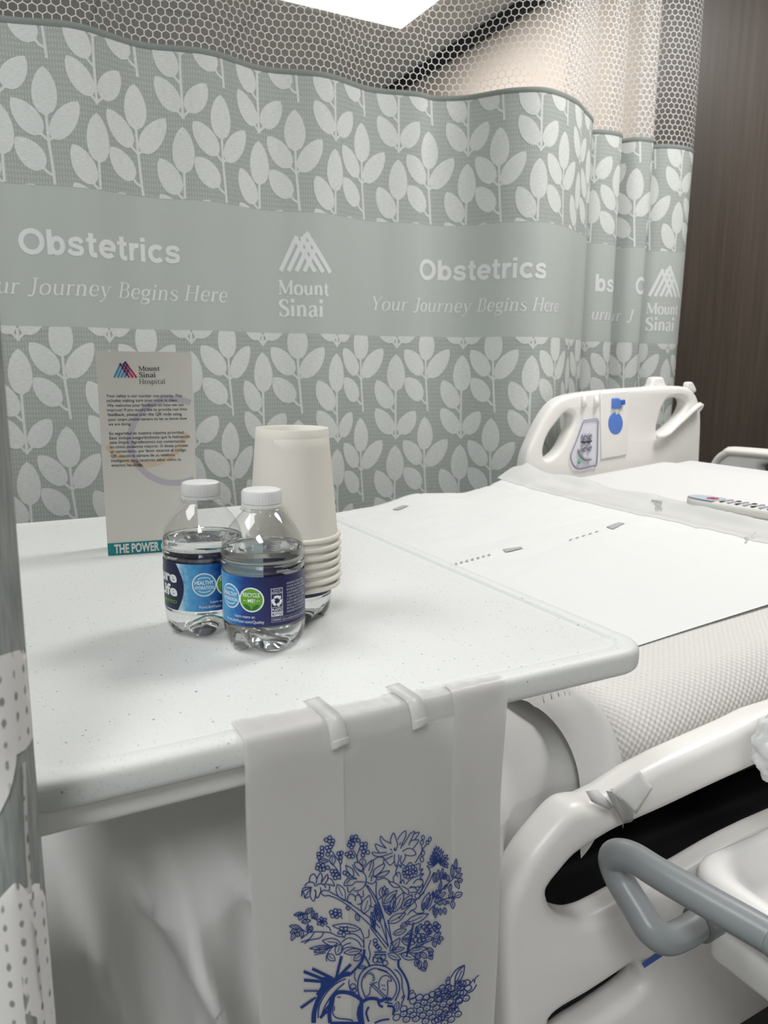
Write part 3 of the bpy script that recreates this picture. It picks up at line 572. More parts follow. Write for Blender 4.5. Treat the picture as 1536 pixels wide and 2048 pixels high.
EX, EY, EZ = np.eye(3)
def c4(pts, Y): return [at_y(1000+0.349*a, 720+0.349*b, Y) for a, b in pts]
# far rail at the head
YR = 1.505
outer = smooth_path([at_y(x, y, YR) for x, y in ((1046, 1010), (1050, 950), (1056, 910), (1070, 875), (1090, 835), (1112, 806), (1140, 791), (1190, 783), (1260, 777), (1330, 773), (1368, 773), (1388, 782), (1400, 805), (1404, 840), (1402, 900), (1399, 960), (1398, 1010))], 6)
h1 = smooth_path(c4([(385, 302), (330, 360), (280, 432), (254, 512), (264, 566), (304, 558), (352, 512), (392, 440), (424, 372), (426, 315)], YR), 5, True)
h2 = smooth_path(c4([(972, 224), (1020, 214), (1064, 224), (1076, 252), (1058, 302), (1010, 360), (950, 412), (912, 420), (903, 388), (922, 312), (944, 255)], YR), 5, True)
rail = plane_part('side_rail', outer, [h1, h2], np.array([1.5, YR, 0.95]), EX, EZ, -EY, 0.045, 0.012, M_plastic, bed)
def strip3(pts3, r, name, m, par, n=10): return mesh(name, *tube(pts3, r, n), m, par)
def raised(h, r, dy=-0.004):
    P = [np.array(p)+np.array([0, dy, 0]) for p in h]; return tube(P+[P[0]], r, 8, False)
# thick handle lip slanting along the right hand-hold
mesh('handle_lip', *tube(smooth_path([c4([p], YR-0.012)[0] for p in ((905, 440), (960, 425), (1040, 350), (1110, 285), (1150, 255))], 6), [0.007]*12+[0.008]*12+[0.007], 12), M_plastic, rail)
panel = plane_part('access_panel', c4([(578, 190), (742, 178), (728, 545), (580, 570)], YR-0.004), [], np.array([1.5, YR-0.004, 0.95]), EX, EZ, -EY, 0.008, 0.003, M_plastic, rail)
pad_ = plane_part('control_panel', smooth_path(c4([(480, 345), (520, 340), (560, 340), (562, 400), (556, 590), (530, 605), (450, 622), (415, 590), (408, 540), (440, 460)], YR-0.002), 4, True), [], np.array([1.5, YR-0.002, 0.95]), EX, EZ, -EY, 0.004, 0.001, mat('pale_control_panel', (0.70, 0.70, 0.76), 0.4), rail)
mesh('panel_outline', *tube(smooth_path(c4([(480, 345), (520, 340), (560, 340), (562, 400), (556, 590), (530, 605), (450, 622), (415, 590), (408, 540), (440, 460), (480, 345)], YR-0.0045), 4), 0.0012, 6), mat('violet_line', (0.22, 0.2, 0.36), 0.5), rail)
M_btn = mat('grey_button', (0.30, 0.31, 0.36), 0.3); M_ink2 = mat('panel_ink', (0.03, 0.03, 0.04), 0.5)
for a, b in ((482, 441), (514, 438), (482, 508), (513, 504)):
    c = c4([(a, b)], YR-0.005)[0]; V, F = lathe([(0.0045, -0.004), (0.0075, 0.0), (0.0085, 0.0), (0.0085, 0.005)], 20)
    mesh('button', [(c[0]+v[0], c[1]+v[2], c[2]+v[1]) for v in V]+[(c[0], c[1]-0.004, c[2])], F+[(20*4, k, (k+1) % 20) for k in range(20)], M_btn, rail)
sy = MB(); sy.add(*tube(smooth_path(c4([(468, 468), (482, 474), (496, 468), (510, 472), (524, 462)], YR-0.005), 4), 0.0024, 6)); sy.build('panel_symbol', M_ink2, rail)
mesh('panel_symbol', *tube(smooth_path(c4([(452, 512), (462, 545), (485, 568), (520, 568)], YR-0.005), 5), 0.0036, 8), M_btn, rail)
mesh('panel_symbol', *tube(smooth_path(c4([(450, 590), (460, 575)], YR-0.005), 3), 0.0034, 8), mat('green_ink_symbol', (0.1, 0.42, 0.3), 0.5), rail)
for dx in (480, 550):
    mesh('ridge', *tube([c4([(dx, 205)], YR-0.001)[0], c4([(dx+2, 270)], YR-0.003)[0]], [0.006, 0.007], 10), M_plastic, rail)
bl = plane_part('release_latch', c4([(650, 220), (682, 218), (700, 232), (698, 276), (648, 280)], YR-0.010), [], np.array([1.5, YR-0.010, 0.95]), EX, EZ, -EY, 0.014, 0.003, M_blue, rail)
plane_part('latch_tab', c4([(698, 230), (720, 228), (720, 256), (698, 258)], YR-0.012), [], np.array([1.5, YR-0.012, 0.95]), EX, EZ, -EY, 0.010, 0.002, M_blued, rail)
ov = [c4([(664+42*math.cos(k*PI/16), 363-64*math.sin(k*PI/16))], YR-0.0055)[0] for k in range(32)]
plane_part('release_button', ov, [], np.array([1.5, YR-0.0055, 0.95]), EX, EZ, -EY, 0.006, 0.002, M_blue, rail)
mesh('latch_stem', *box(tuple(c4([(672, 290)], YR-0.004)[0]), (0.012, 0.004, 0.02)), M_plastic2, rail)
# little posts on the rail top
plane_part('rail_post', smooth_path(c4([(858, 168), (868, 150), (885, 105), (905, 97), (935, 98), (945, 110), (955, 168)], YR+0.03), 3, True), [], np.array([1.5, YR+0.03, 0.95]), EX, EZ, -EY, 0.03, 0.008, M_plastic, rail)
plane_part('rail_post', smooth_path(c4([(1078, 170), (1080, 132), (1095, 125), (1112, 132), (1130, 175), (1110, 190)], YR+0.005), 3, True), [], np.array([1.5, YR+0.005, 0.95]), EX, EZ, -EY, 0.02, 0.006, M_plastic, rail)
plane_part('rail_hook', smooth_path(c4([(1120, 250), (1150, 250), (1172, 252), (1168, 275), (1150, 300), (1130, 320)], YR+0.005), 3, True), [], np.array([1.5, YR+0.005, 0.95]), EX, EZ, -EY, 0.03, 0.005, M_plastic, rail)
# headboard
XH = 1.86
hb = smooth_path([(XH, 1.50, 0.55), (XH, 1.50, 0.80), (XH, 1.49, 0.85), (XH, 1.46, 0.885), (XH, 1.40, 0.895), (XH, 1.0, 0.90), (XH, 0.60, 0.895), (XH, 0.52, 0.88), (XH, 0.49, 0.80), (XH, 0.49, 0.55)], 6)
hh = smooth_path([(XH, 1.315, 0.862), (XH, 1.0, 0.866), (XH, 0.70, 0.862), (XH, 0.68, 0.82), (XH, 0.72, 0.79), (XH, 1.0, 0.785), (XH, 1.30, 0.79), (XH, 1.335, 0.82)], 5, True)
V2 = plane_part('headboard', hb, [hh], np.array([XH, 1.0, 0.8]), EY, EZ, -EX, 0.045, 0.014, M_plastic, bed)
mesh('rim', *tube([np.array(p)+np.array([-0.004, -0.010*np.sign(p[1]-1.0), -0.012]) for p in hb[8:-8]], 0.010, 10), M_plastic, V2)
# near rail, lowered, at the camera side
YN = 0.445
def c6(pts, Y): return [at_y(950+0.3815*a, 1350+0.3815*b, Y) for a, b in pts]
outer = smooth_path(c6([(640, 690), (560, 700), (500, 735), (420, 820), (300, 972), (222, 1120), (180, 1240), (165, 1400), (172, 1640), (182, 1850), (190, 2100)], YN), 6)
outer += [np.array([0.50, YN, 0.40]), np.array([1.02, YN, 0.42]), np.array([1.08, YN, 0.46]), np.array([1.10, YN, 0.72]), np.array([1.06, YN, 0.775])]
outer += c6([(1536, 225), (1420, 285), (1050, 455), (880, 545), (740, 640)], YN)
hole = smooth_path(c6([(396, 1150), (412, 1110), (455, 1055), (535, 965), (640, 893), (762, 822), (1000, 716), (1400, 528)], YN)+[np.array([0.98, YN, 0.742]), np.array([1.03, YN, 0.72]), np.array([1.03, YN, 0.67]), np.array([0.98, YN, 0.645])]+c6([(1536, 830), (1100, 1075), (850, 1185), (720, 1255), (640, 1292), (560, 1305), (470, 1280), (415, 1225)], YN), 5, True)
slot = smooth_path(c6([(405, 1850), (440, 1785), (600, 1688), (760, 1582), (830, 1535), (868, 1532), (900, 1600), (880, 1665), (720, 1790), (580, 1880), (450, 1960)], YN), 4, True)
nrail = plane_part('side_rail', outer, [hole, slot], np.array([0.6, YN, 0.6]), EX, EZ, -EY, 0.036, 0.0115, M_plastic, bed)
mesh('slot_bar', *tube(smooth_path(c6([(450, 1975), (600, 1850), (770, 1725), (885, 1640)], YN+0.014), 5), 0.013, 14), M_plastic, nrail)
mesh('blue_stripe', c6([(874, 1512), (1044, 1402), (1092, 1398), (1060, 1424), (888, 1537)], YN-0.0012), [(0, 1, 2, 3, 4)], M_blued, nrail, smooth=False)
for b in (fr,): pass

# mattress
def slab(x0, x1, y0, y1, zt, zb, r, nx=60, ny=24):
    prof = []
    for k in range(9): a = PI/2*k/8; prof.append((y0+r-r*math.cos(a), -r+r*math.sin(a)))
    prof += [(y0+r+(y1-y0-2*r)*k/ny, 0.0) for k in range(1, ny)]
    for k in range(9): a = PI/2*k/8; prof.append((y1-r+r*math.sin(a), -r+r*math.cos(a)))
    return prof
mp_ = slab(0, 0, BY0+0.012, BY1-0.012, 0, 0, 0.04)
V = []; nxm = 50
for i in range(nxm+1):
    X = BX0+0.01+(BX1-BX0-0.02)*i/nxm
    V.append((X, BY0+0.012, 0.705))
    for y, dz in mp_: V.append((X, y, MZ(X)-0.006+dz))
    V.append((X, BY1-0.012, 0.705))
n_ = len(mp_)+2; F = [(i*n_+j, (i+1)*n_+j, (i+1)*n_+(j+1) % n_, i*n_+(j+1) % n_) for i in range(nxm) for j in range(n_)]; F += [tuple(range(n_)), tuple(nxm*n_+j for j in range(n_-1, -1, -1))]
tag(mesh('mattress', V, F, M_matt, auto=50), 'mattress wrapped in white sheet lying on the hospital bed', 'mattress')
# white cotton sheet: over the mattress, draping down on the camera side
def sheet_pt(X, q):
    """q in metres measured from the far edge across the top and down the near side"""
    W_ = BY1-BY0; r = 0.045; top = MZ(X)
    hd = max(0.0, (X-(BX1-0.10))/0.10)          # rounded head end
    top -= 0.05*hd*hd
    if q < 0: return np.array([X, BY1+0.006, top-r+q])
    if q < r*PI/2: a = q/r; return np.array([X, BY1-r+r*math.cos(a)+0.006, top-r+r*math.sin(a)])
    q2 = q-r*PI/2; wt = W_-2*r
    if q2 < wt: return np.array([X, BY1-r-q2, top+0.002*math.sin(7*X+5*q2)*math.sin(11*q2)])
    q3 = q2-wt
    arc = q3 < r*PI/2; a = min(q3/r, PI/2); d = max(0.0, q3-r*PI/2); y = 0.0
    if X < 0.50 and q3 > 0.012:
        g = min(1.0, (q3-0.012)/0.06); k = g*min(1.0, (0.50-X)/0.10); dd = d+r*PI/2*min(1, q3/(r*PI/2))-r
        lean = 0.10*(dd-0.05)
        y -= k*(0.010*math.sin(2*PI*(X-lean)/0.115+0.6)+0.007*math.sin(2*PI*(X+0.5*lean)/0.061+2.0)+0.010*noise.noise((X*14, dd*7, 3)))+0.010*k
        for xa, xb, hgt, sig in ((0.040, 0.075, 0.030, 0.0065), (0.075, 0.155, 0.034, 0.0065), (0.100, 0.118, 0.026, 0.005), (0.14, 0.24, 0.028, 0.009), (0.185, 0.27, 0.02, 0.008), (0.375, 0.44, 0.012, 0.012), (0.335, 0.40, 0.014, 0.009)):
            xc = xa+(xb-xa)*min(max(dd, 0)/0.16, 1.3); e_ = (X-xc)/(sig*(1.0 if X < xc else 2.2)); y -= 0.72*hgt*math.exp(-e_*e_)*g
        y = min(y, 0.002)
    if arc: return np.array([X, BY0+r-r*math.sin(a)+y, top-r+r*math.cos(a)])
    y = BY0+y
    return np.array([X, y, top-r-d])
nx, nq = 330, 150; V = []
for i in range(nx):
    X = BX0+(BX1-BX0)*i/(nx-1); r = 0.045
    if X < 0.33: low = 0.30
    elif X < 0.52: low = 0.30+(0.66-0.30)*((X-0.33)/0.10 if X < 0.43 else 1.0)
    else: low = 0.722
    base = (BY1-BY0-2*r)+r*PI; tot = base+(MZ(X)-r-low)
    qs = np.concatenate([np.linspace(-0.09, 0, 3)[:-1], np.linspace(0, base, 70)[:-1], np.linspace(base, tot, nq-71)])
    for q in qs: V.append(sheet_pt(X, q))
F = [(i*nq+j, i*nq+j+1, (i+1)*nq+j+1, (i+1)*nq+j) for i in range(nx-1) for j in range(nq-1)]
tag(mesh('bed_sheet', V, F, M_sheet), 'plain white cotton sheet over the mattress, hanging in folds below the table', 'sheet')
# waffle blanket across the near edge
def blanket_pt(X, q, lift=0.002):
    r = 0.055; top = MZ(X)+lift+0.003; y0 = BY0-lift-0.007
    if q < 0.16: return np.array([X, y0+r+0.16-q, top+0.0025*math.sin(9*X+20*q)])
    a = (q-0.16)/r
    if a < PI/2: return np.array([X, y0+r-r*math.sin(a), top-r+r*math.cos(a)])
    d = q-0.16-r*PI/2; return np.array([X, y0-0.006*math.sin(8*X)*min(d/0.03, 1), top-r-d])
V = []; UV = []; nxb, nqb = 140, 46
for i in range(nxb):
    f_ = i/(nxb-1)
    for j in range(nqb):
        g_ = j/(nqb-1); Xl = 0.500; X = Xl+(1.20-Xl)*f_
        r = 0.055; low = 0.722+0.02*f_+0.006*math.sin(13*X); tot = 0.16+r*PI/2+max(0.0, MZ(X)+0.009-r-low); q = tot*g_
        V.append(blanket_pt(X, q)); UV.append((X, q))
F = [(i*nqb+j, i*nqb+j+1, (i+1)*nqb+j+1, (i+1)*nqb+j) for i in range(nxb-1) for j in range(nqb-1)]
tag(mesh('blanket', V, F, M_waffle, uv=UV), 'white waffle-weave blanket over the near edge of the bed', 'blanket')
# folded sheet flap beside the blanket's left border
fl = MB(); V = []; nf, nk = 50, 14
for i in range(nf):
    g_ = i/(nf-1)
    for k in range(nk):
        u = k/(nk-1); xl = 0.452+0.022*g_; xr = 0.520+0.004*g_; X = xl+(xr-xl)*u; q = 0.06+(0.255-0.075*u)*g_
        p = np.array(blanket_pt(X, q)); p2 = np.array(blanket_pt(X, q+0.002)); t_ = p2-p; n = np.array([0, t_[2], -t_[1]]); n /= max(np.linalg.norm(n), 1e-9)
        e_ = min(1.0, max(0.0, (q-0.10)/0.06)); h = (0.0060+0.0115*math.sin(PI*(0.10+0.88*u))**0.8*(0.30+0.70*g_))*e_+0.0008*(1-e_)+0.002*math.sin(14*g_+5*u)*g_
        V.append(p+n*h)
fl.add(V, [(i*nk+k, i*nk+k+1, (i+1)*nk+k+1, (i+1)*nk+k) for i in range(nf-1) for k in range(nk-1)])
tag(fl.build('folded_sheet_flap', M_sheet), 'folded white sheet corner hanging between the table and the waffle blanket', 'sheet')
# disposable underpad
PX0, PX1, PY0, PY1 = 0.33, 1.215, 0.605, 1.485
def pad_z(X, Y):
    z = MZ(X)+0.0140
    z += 0.003*noise.noise((X*7, Y*7, 0))+0.0016*noise.noise((X*22, Y*16, 4))
    far = max(0.0, (Y-1.34)/0.145); z += 0.014*far*math.exp(-((X-0.86)/0.06)**2)-0.006*far*math.exp(-((X-1.0)/0.05)**2)
    for c in (0.74, 0.905, 1.07, 1.24, 1.37): z -= 0.0016*math.exp(-((Y-c-0.004*math.sin(9*X))/0.004)**2)
    for c in (0.52, 0.70, 0.88, 1.04): z -= 0.0016*math.exp(-((X-c-0.004*math.sin(8*Y))/0.004)**2)
    z += 0.0022*noise.noise((X*5+Y*9, Y*30-X*8, 2))
    if X > 1.07:
        e = (X-1.07)/0.145; rid = math.exp(-((X-1.19-0.012*math.sin(5*Y))/0.018)**2)
        z += rid*(0.013+0.012*noise.noise((Y*8, 3, 1)))+0.007*noise.noise((X*24, Y*7, 8))*e
        if Y > 1.30: z += 0.030*math.exp(-((X-1.16)/0.06)**2)*((Y-1.30)/0.18)**1.3
    nr = min(1.0, max(0.0, (Y-PY0)/0.09)); lowz = MZ(X)+0.0082+0.0025*math.sin(9*X+20*0.1)*0.5
    return lowz+(z-lowz)*nr
up = thing('underpad', 'white disposable underpad with grey print spread across the bed', 'pad', (0.7, 1.05, MZ(0.7)))
V, F = grid(120, 110, lambda a, b: (PX0+(PX1-PX0-0.10)*a, PY0+(PY1-PY0)*b, pad_z(PX0+(PX1-PX0-0.10)*a, PY0+(PY1-PY0)*b)-(0.05*max(0, b-0.985)/0.015 if b > 0.985 else 0))); mesh('quilted_sheet', V, F, M_pad, up)
V, F = grid(26, 140, lambda a, b: (PX1-0.115+0.115*a+0.012*math.sin(9*b+2)*a, PY0+(PY1-PY0)*b, pad_z(PX1-0.115+0.115*a, PY0+(PY1-PY0)*b)+0.0012-0.012*max(0, a-0.9)/0.1)); mesh('plastic_border', V, F, M_padedge, up)
def padquad(pxs, dz=0.0015):
    P = []
    for x, y in pxs:
        d = ray(x, y); t0 = (0.93-CAM_H)/d[2]; t1 = (0.74-CAM_H)/d[2]; hit = CAM+d*t1
        for k in range(600):
            p = CAM+d*(t0+(t1-t0)*k/599)
            if PX0 < p[0] < PX1 and PY0 < p[1] < PY1 and p[2] <= pad_z(p[0], p[1])+0.0012: hit = p; break
        P.append(hit-d/np.linalg.norm(d)*dz)
    return P
def mark(V, F): mesh('print_mark', V, F, M_padprint, up, smooth=False)
for q in (((1212, 1053), (1238, 1044), (1250, 1046), (1226, 1058)), ((1005, 1098), (1042, 1093), (1046, 1096), (1012, 1104)), ((785, 1018), (806, 1010), (818, 1011), (796, 1020))): mark(padquad(q), [(0, 1, 2, 3)])
for k in range(7): x = 975-k*11; y = 1108+k*3.0; mark(padquad(((x, y), (x+5, y-1), (x+6, y+2), (x+1, y+3))), [(0, 1, 2, 3)])
for k in range(5): x = 1190-k*13; y = 1063+k*4; mark(padquad(((x, y), (x+6, y-2), (x+7, y-1), (x+1, y+1.5))), [(0, 1, 2, 3)])
V, F, W_ = text2('pa', 0.03); mark(padquad([(1310+2*v[0]+28*v[1], 1000+25*v[0]+3*v[1]) for v in V]), F)
V, F, W_ = text2('yd', 0.02); mark(padquad([(1488+v[0]*26, 1082-v[1]*17-v[0]*8) for v in V]), F)

# ------------------------------------------------------------------ remote on the bed
ra = at_z(1378, 992, MZ(1.4)+0.022); rd = np.array([0.10, -1.0, 0.0]); rd /= np.linalg.norm(rd); rn = np.array([-rd[1], rd[0], 0])
ro = thing('bed_remote', 'white nurse call remote with blue tip lying on the bed sheet', 'remote control', tuple(ra-np.array([0, 0, 0.02])))
def rpt(u, v, z): return ra+rd*u+rn*v+np.array([0, 0, z])
def hw(u): return 0.030*min(1.0, math.sqrt(max(0.0, 1-((0.045-u)/0.045)**2))) if u < 0.045 else 0.030-0.006*min(1, (u-0.045)/0.14)
us = [0.0, 0.002, 0.006, 0.012, 0.02, 0.03, 0.045, 0.08, 0.12, 0.16, 0.19, 0.195]; V = []
for u in us:
    h_ = max(hw(u), 0.001); e = 0.003 if 0 < u < 0.195 else 0
    for k in range(16):
        a = 2*PI*k/16; c_, s_ = math.cos(a), math.sin(a); sg = lambda x, p: math.copysign(abs(x)**p, x)
        V.append(rpt(u, h_*sg(c_, 0.6), -0.008+0.010*sg(s_, 0.5)))
F = [(i*16+k, i*16+(k+1) % 16, (i+1)*16+(k+1) % 16, (i+1)*16+k) for i in range(len(us)-1) for k in range(16)]+[tuple(range(15, -1, -1)), tuple((len(us)-1)*16+k for k in range(16))]
M_rem = mat('remote_ivory', (0.66, 0.655, 0.62), 0.4); mesh('body', V, F, M_rem, ro, auto=60)
us2 = [0.004, 0.01, 0.018, 0.03, 0.045, 0.06, 0.066]; V = []; n = 7
for u in us2:
    for k in range(n): V.append(rpt(u, hw(u)*0.86*(k/(n-1)*2-1), 0.0025))
mesh('call_pad', V, [(i*n+k, i*n+k+1, (i+1)*n+k+1, (i+1)*n+k) for i in range(len(us2)-1) for k in range(n-1)], mat('pale_blue_overlay', (0.50, 0.58, 0.66), 0.4), ro)
Vr, Fr = ribbon2([(0.05+0.008*math.cos(a), 0.010*math.sin(a)) for a in np.linspace(0, 2*PI, 24, False)], 0.004, True); mesh('call_symbol', [rpt(p[0], p[1], 0.0032) for p in Vr], Fr, M_red, ro)
mesh('call_symbol', [rpt(0.05+a, b, 0.0032) for a, b in ((-0.003, -0.004), (0.003, -0.004), (0.003, 0.004), (-0.003, 0.004))], [(0, 1, 2, 3)], M_red, ro)
M_rbtn = mat('remote_button_blue_grey', (0.36, 0.38, 0.46), 0.5)
for i in range(7):
    for j in range(3):
        mesh('button', *box(tuple(rpt(0.078+i*0.015, (j-1)*0.014, 0.0024)), (0.009, 0.005, 0.0016)), M_rbtn if (2*i+3*j) % 4 else M_ink2, ro, smooth=False)

# ------------------------------------------------------------------ overbed table
TX0, TX1, TY0, TY1, TZ = -0.005, 0.449, 0.395, 1.112, 0.90
def rrect(x0, x1, y0, y1, r, n=10):
    P = []
    for cx, cy, a0 in ((x1-r, y0+r, -PI/2), (x1-r, y1-r, 0), (x0+r, y1-r, PI/2), (x0+r, y0+r, PI)):
        for k in range(n+1): a = a0+PI/2*k/n; P.append((cx+r*math.cos(a), cy+r*math.sin(a)))
    return P
tb = thing('overbed_table', 'speckled white overbed table with raised rim standing across the bed', 'table', (0.22, 0.3, 0))
prof = [(0.022, -0.0016), (0.0195, -0.0022), (0.0175, -0.0024), (0.0155, -0.0004), (0.014, 0.0004), (0.009, 0.0006), (0.0045, 0.0004), (0.0022, -0.0006), (0.0007, -0.0024), (0.0001, -0.005), (0.0, -0.009), (0.0001, -0.0135), (0.0010, -0.0165), (0.003, -0.0185), (0.010, -0.019), (0.05, -0.019)]
V = []; F = []; N = 44
for d, dz in prof:
    for x, y in rrect(TX0+d, TX1-d, TY0+d, TY1-d, max(0.030-d*0.7, 0.012)): V.append((x, y, TZ+dz))
for j in range(len(prof)-1):
    for k in range(N): F.append((j*N+(k+1) % N, j*N+k, (j+1)*N+k, (j+1)*N+(k+1) % N))
F.append(tuple(range(N))); F.append(tuple((len(prof)-1)*N+k for k in range(N-1, -1, -1)))
mesh('tabletop', V, F, M_table, tb, auto=50)
cb = MB(); cb.add(*rbox((-0.055, 0.425, 0.47), (0.06, 0.035, 0.82), 0.01)); cb.add(*rbox((0.06, 0.435, 0.870), (0.29, 0.05, 0.020), 0.006))
cb.build('support_column', M_plastic2, tb, auto=40)
bs = MB(); bs.add(*rbox((-0.055, 0.72, 0.05), (0.06, 0.66, 0.04), 0.01)); bs.add(*rbox((0.34, 1.02, 0.05), (0.74, 0.06, 0.04), 0.01)); bs.build('base', M_greyd, tb, auto=40)
for cx, cy in ((-0.055, 0.42), (-0.055, 1.02), (0.66, 1.02)):
    V, F = lathe([(0, -0.011), (0.013, -0.011), (0.015, 0), (0.013, 0.011), (0, 0.011)], 20); mesh('caster', [(cx+p[0], cy+p[2], 0.015+p[1]) for p in V], F, M_dark, tb)

# ------------------------------------------------------------------ water bottles
TOPZ = TZ-0.0016
pr_out = [(0.0, 0.006), (0.010, 0.004), (0.018, 0.0015), (0.0235, 0.0), (0.0272, 0.002), (0.0296, 0.006), (0.0308, 0.012), (0.0314, 0.018), (0.0315, 0.0215), (0.0308, 0.0228), (0.0308, 0.0612), (0.0315, 0.0625), (0.0316, 0.066), (0.0306, 0.0675), (0.0306, 0.069), (0.0316, 0.0705), (0.0314, 0.074), (0.0304, 0.0795), (0.0282, 0.086), (0.0245, 0.0925), (0.0195, 0.0985), (0.0155, 0.1025), (0.0136, 0.1045), (0.0132, 0.1065), (0.0132, 0.1172)]
def petal(r, z, a):
    k = math.exp(-(z/0.012)**2); c = 0.5+0.5*math.cos(5*a)
    return r-0.0022*k*(1-c)*(r/0.03), z+0.0042*(1-c)**2*k*(r/0.026 if r < 0.026 else 1)
def densify(P, n=4):
    Q = smooth_path(P, n); return [(max(float(q[0]), 0.0), float(q[1])) for q in Q]
def make_bottle():
    t = thing('water_bottle', 'x', 'bottle', (0, 0, 0), 'small water bottles on the overbed table')
    P = densify(pr_out, 3); n = 80
    V, F = lathe(P, n, fn=petal)
    mesh('bottle_body', V, F, M_pet, t, auto=70)
    Pw = [(max(r-0.0005, 0.0), z+0.0006) for r, z in P if z < 0.0765]; Pw.append((Pw[-1][0]-0.0004, 0.0775)); Pw.append((0.0, 0.0777))
    V, F = lathe(Pw, n, fn=petal); mesh('water', V, F, M_water, t, auto=60)
    # cap with ribs and the neck ring
    V, F = lathe([(0.0, 0.1205), (0.0128, 0.1205), (0.0142, 0.1198), (0.0148, 0.1185), (0.0150, 0.1115), (0.0150, 0.1105), (0.0144, 0.1103), (0.0144, 0.1098), (0.0152, 0.1096), (0.0152, 0.1078), (0.0140, 0.1077)], 120, fn=lambda r, z, a: (r+(0.00025*math.cos(40*a) if 0.1112 < z < 0.119 else 0), z)); mesh('cap', V, [tuple(reversed(f)) for f in F], M_cap, t, auto=35)
    V, F = lathe([(0.0133, 0.1048), (0.0160, 0.1052), (0.0164, 0.1058), (0.0160, 0.1064), (0.0133, 0.1068)], 64); mesh('neck_ring', V, F, M_pet, t)
    R = 0.0313; z0, z1 = 0.0232, 0.0608
    def P3(u, h, off=0.0): a = u/R; return ((R+off)*math.sin(a), -(R+off)*math.cos(a), z0+h)   # u right along the label seen from outside, u=0 faces -y
    n = 120; mb = MB(); mb.add([P3(-PI*R+2*PI*R*k/n, h) for h in (0, z1-z0) for k in range(n+1)], [(k, k+1, n+2+k, n+1+k) for k in range(n)], 0, [(-PI*R+2*PI*R*k/n, h) for h in (0, z1-z0) for k in range(n+1)])
    lab = mb.build('label', M_label, t, uv=True); H = z1-z0
    def disc(cx, cy, r, m, off, sub='emblem', n=40):
        V = [P3(cx, cy, off)]+[P3(cx+r*f*math.cos(2*PI*k/n), cy+r*f*math.sin(2*PI*k/n), off) for f in (0.35, 0.7, 1.0) for k in range(n)]
        F = [(0, 1+k, 1+(k+1) % n) for k in range(n)]+[(1+j*n+k, 1+(j+1)*n+k, 1+(j+1)*n+(k+1) % n, 1+j*n+(k+1) % n) for j in range(2) for k in range(n)]; mesh(sub, V, F, m, lab)
    def txt(mb, s, cx, y, width, h, off=0.0005, mi=0, bold=0.0, left=False):
        V, F, W_ = text2(s, bold); kx = width/W_; ky = h/0.70; x0 = cx if left else cx-width/2
        V2, F2 = slice2([(x0+v[0]*kx, y+v[1]*ky) for v in V], F, 0.002); mb.add([P3(a, b, off) for a, b in V2], F2, mi)
    def rect(mb, xa, xb, ya, yb, off=0.0004, mi=0):
        m_ = max(2, int((xb-xa)/0.0015)); V = [P3(xa+(xb-xa)*k/m_, y, off) for y in (ya, yb) for k in range(m_+1)]; mb.add(V, [(k, k+1, m_+2+k, m_+1+k) for k in range(m_)], mi)
    disc(-0.0275, 0.0215, 0.0093, M_lw, 0.0002, 'emblem_ring'); disc(-0.0275, 0.0215, 0.0084, M_cyan, 0.0003, 'emblem')
    disc(-0.0092, 0.0205, 0.0093, M_lw, 0.0002, 'emblem_ring'); disc(-0.0092, 0.0205, 0.0083, M_green, 0.0003, 'emblem')
    mb = MB()
    txt(mb, 'HEALTHY', -0.0275, 0.0218, 0.0142, 0.0030, bold=0.02); txt(mb, 'HYDRATION', -0.0275, 0.0180, 0.0142, 0.0026, bold=0.02)
    txt(mb, 'RECYCLE', -0.0092, 0.0228, 0.0125, 0.0030, bold=0.015); txt(mb, 'ME!', -0.0092, 0.0186, 0.0052, 0.0027, bold=0.015); rect(mb, -0.0156, -0.0126, 0.0197, 0.0200); rect(mb, -0.0058, -0.0028, 0.0197, 0.0200)
    txt(mb, 'Learn more at:', -0.0150, 0.0066, 0.0165, 0.0021); txt(mb, 'PureLifeWater.com/Quality', -0.0160, 0.0028, 0.0315, 0.0022)
    for sg in (1, -1):
        V, F = ribbon2([(-0.0275+sg*0.0045*math.cos(a), 0.0215+sg*(0.0042+0.0016*math.sin(a))) for a in np.linspace(0.15, PI-0.15, 12)], 0.0006); mb.add([P3(x, y, 0.0005) for x, y in V], F)
    # recycling box
    for xa, xb, ya, yb in ((0.0050, 0.0138, 0.0283, 0.0287), (0.0050, 0.0138, 0.0245, 0.0248), (0.0050, 0.0053, 0.0078, 0.0287), (0.0135, 0.0138, 0.0078, 0.0287), (0.0050, 0.0138, 0.0075, 0.0109), (0.0050, 0.0138, 0.0142, 0.0145)): rect(mb, xa, xb, ya, yb)
    txt(mb, 'Empty &', 0.0094, 0.0267, 0.0055, 0.0012); txt(mb, 'Replace Cap', 0.0094, 0.0252, 0.0072, 0.0012); txt(mb, 'PLASTIC', 0.0094, 0.0116, 0.0076, 0.0019, bold=0.02)
    for k in range(3):
        a0 = PI/2+k*2*PI/3; c = (0.0094, 0.0192)
        V, F = ribbon2([(c[0]+0.0030*math.cos(a0+b), c[1]+0.0032*math.sin(a0+b)) for b in (0.75, 0.3, -0.3, -0.65)], [0.0019, 0.0019, 0.0019, 0.0019]); mb.add([P3(x, y, 0.0005) for x, y in V], F)
        e = a0-0.65; V = [(c[0]+q*math.cos(e+d_), c[1]+q*1.05*math.sin(e+d_)) for q, d_ in ((0.0013, 0.05), (0.0049, 0.0), (0.0032, -0.55))]; mb.add([P3(x, y, 0.0005) for x, y in V], [(0, 1, 2)])
    mb.build('label_print', M_lw, lab, smooth=False)
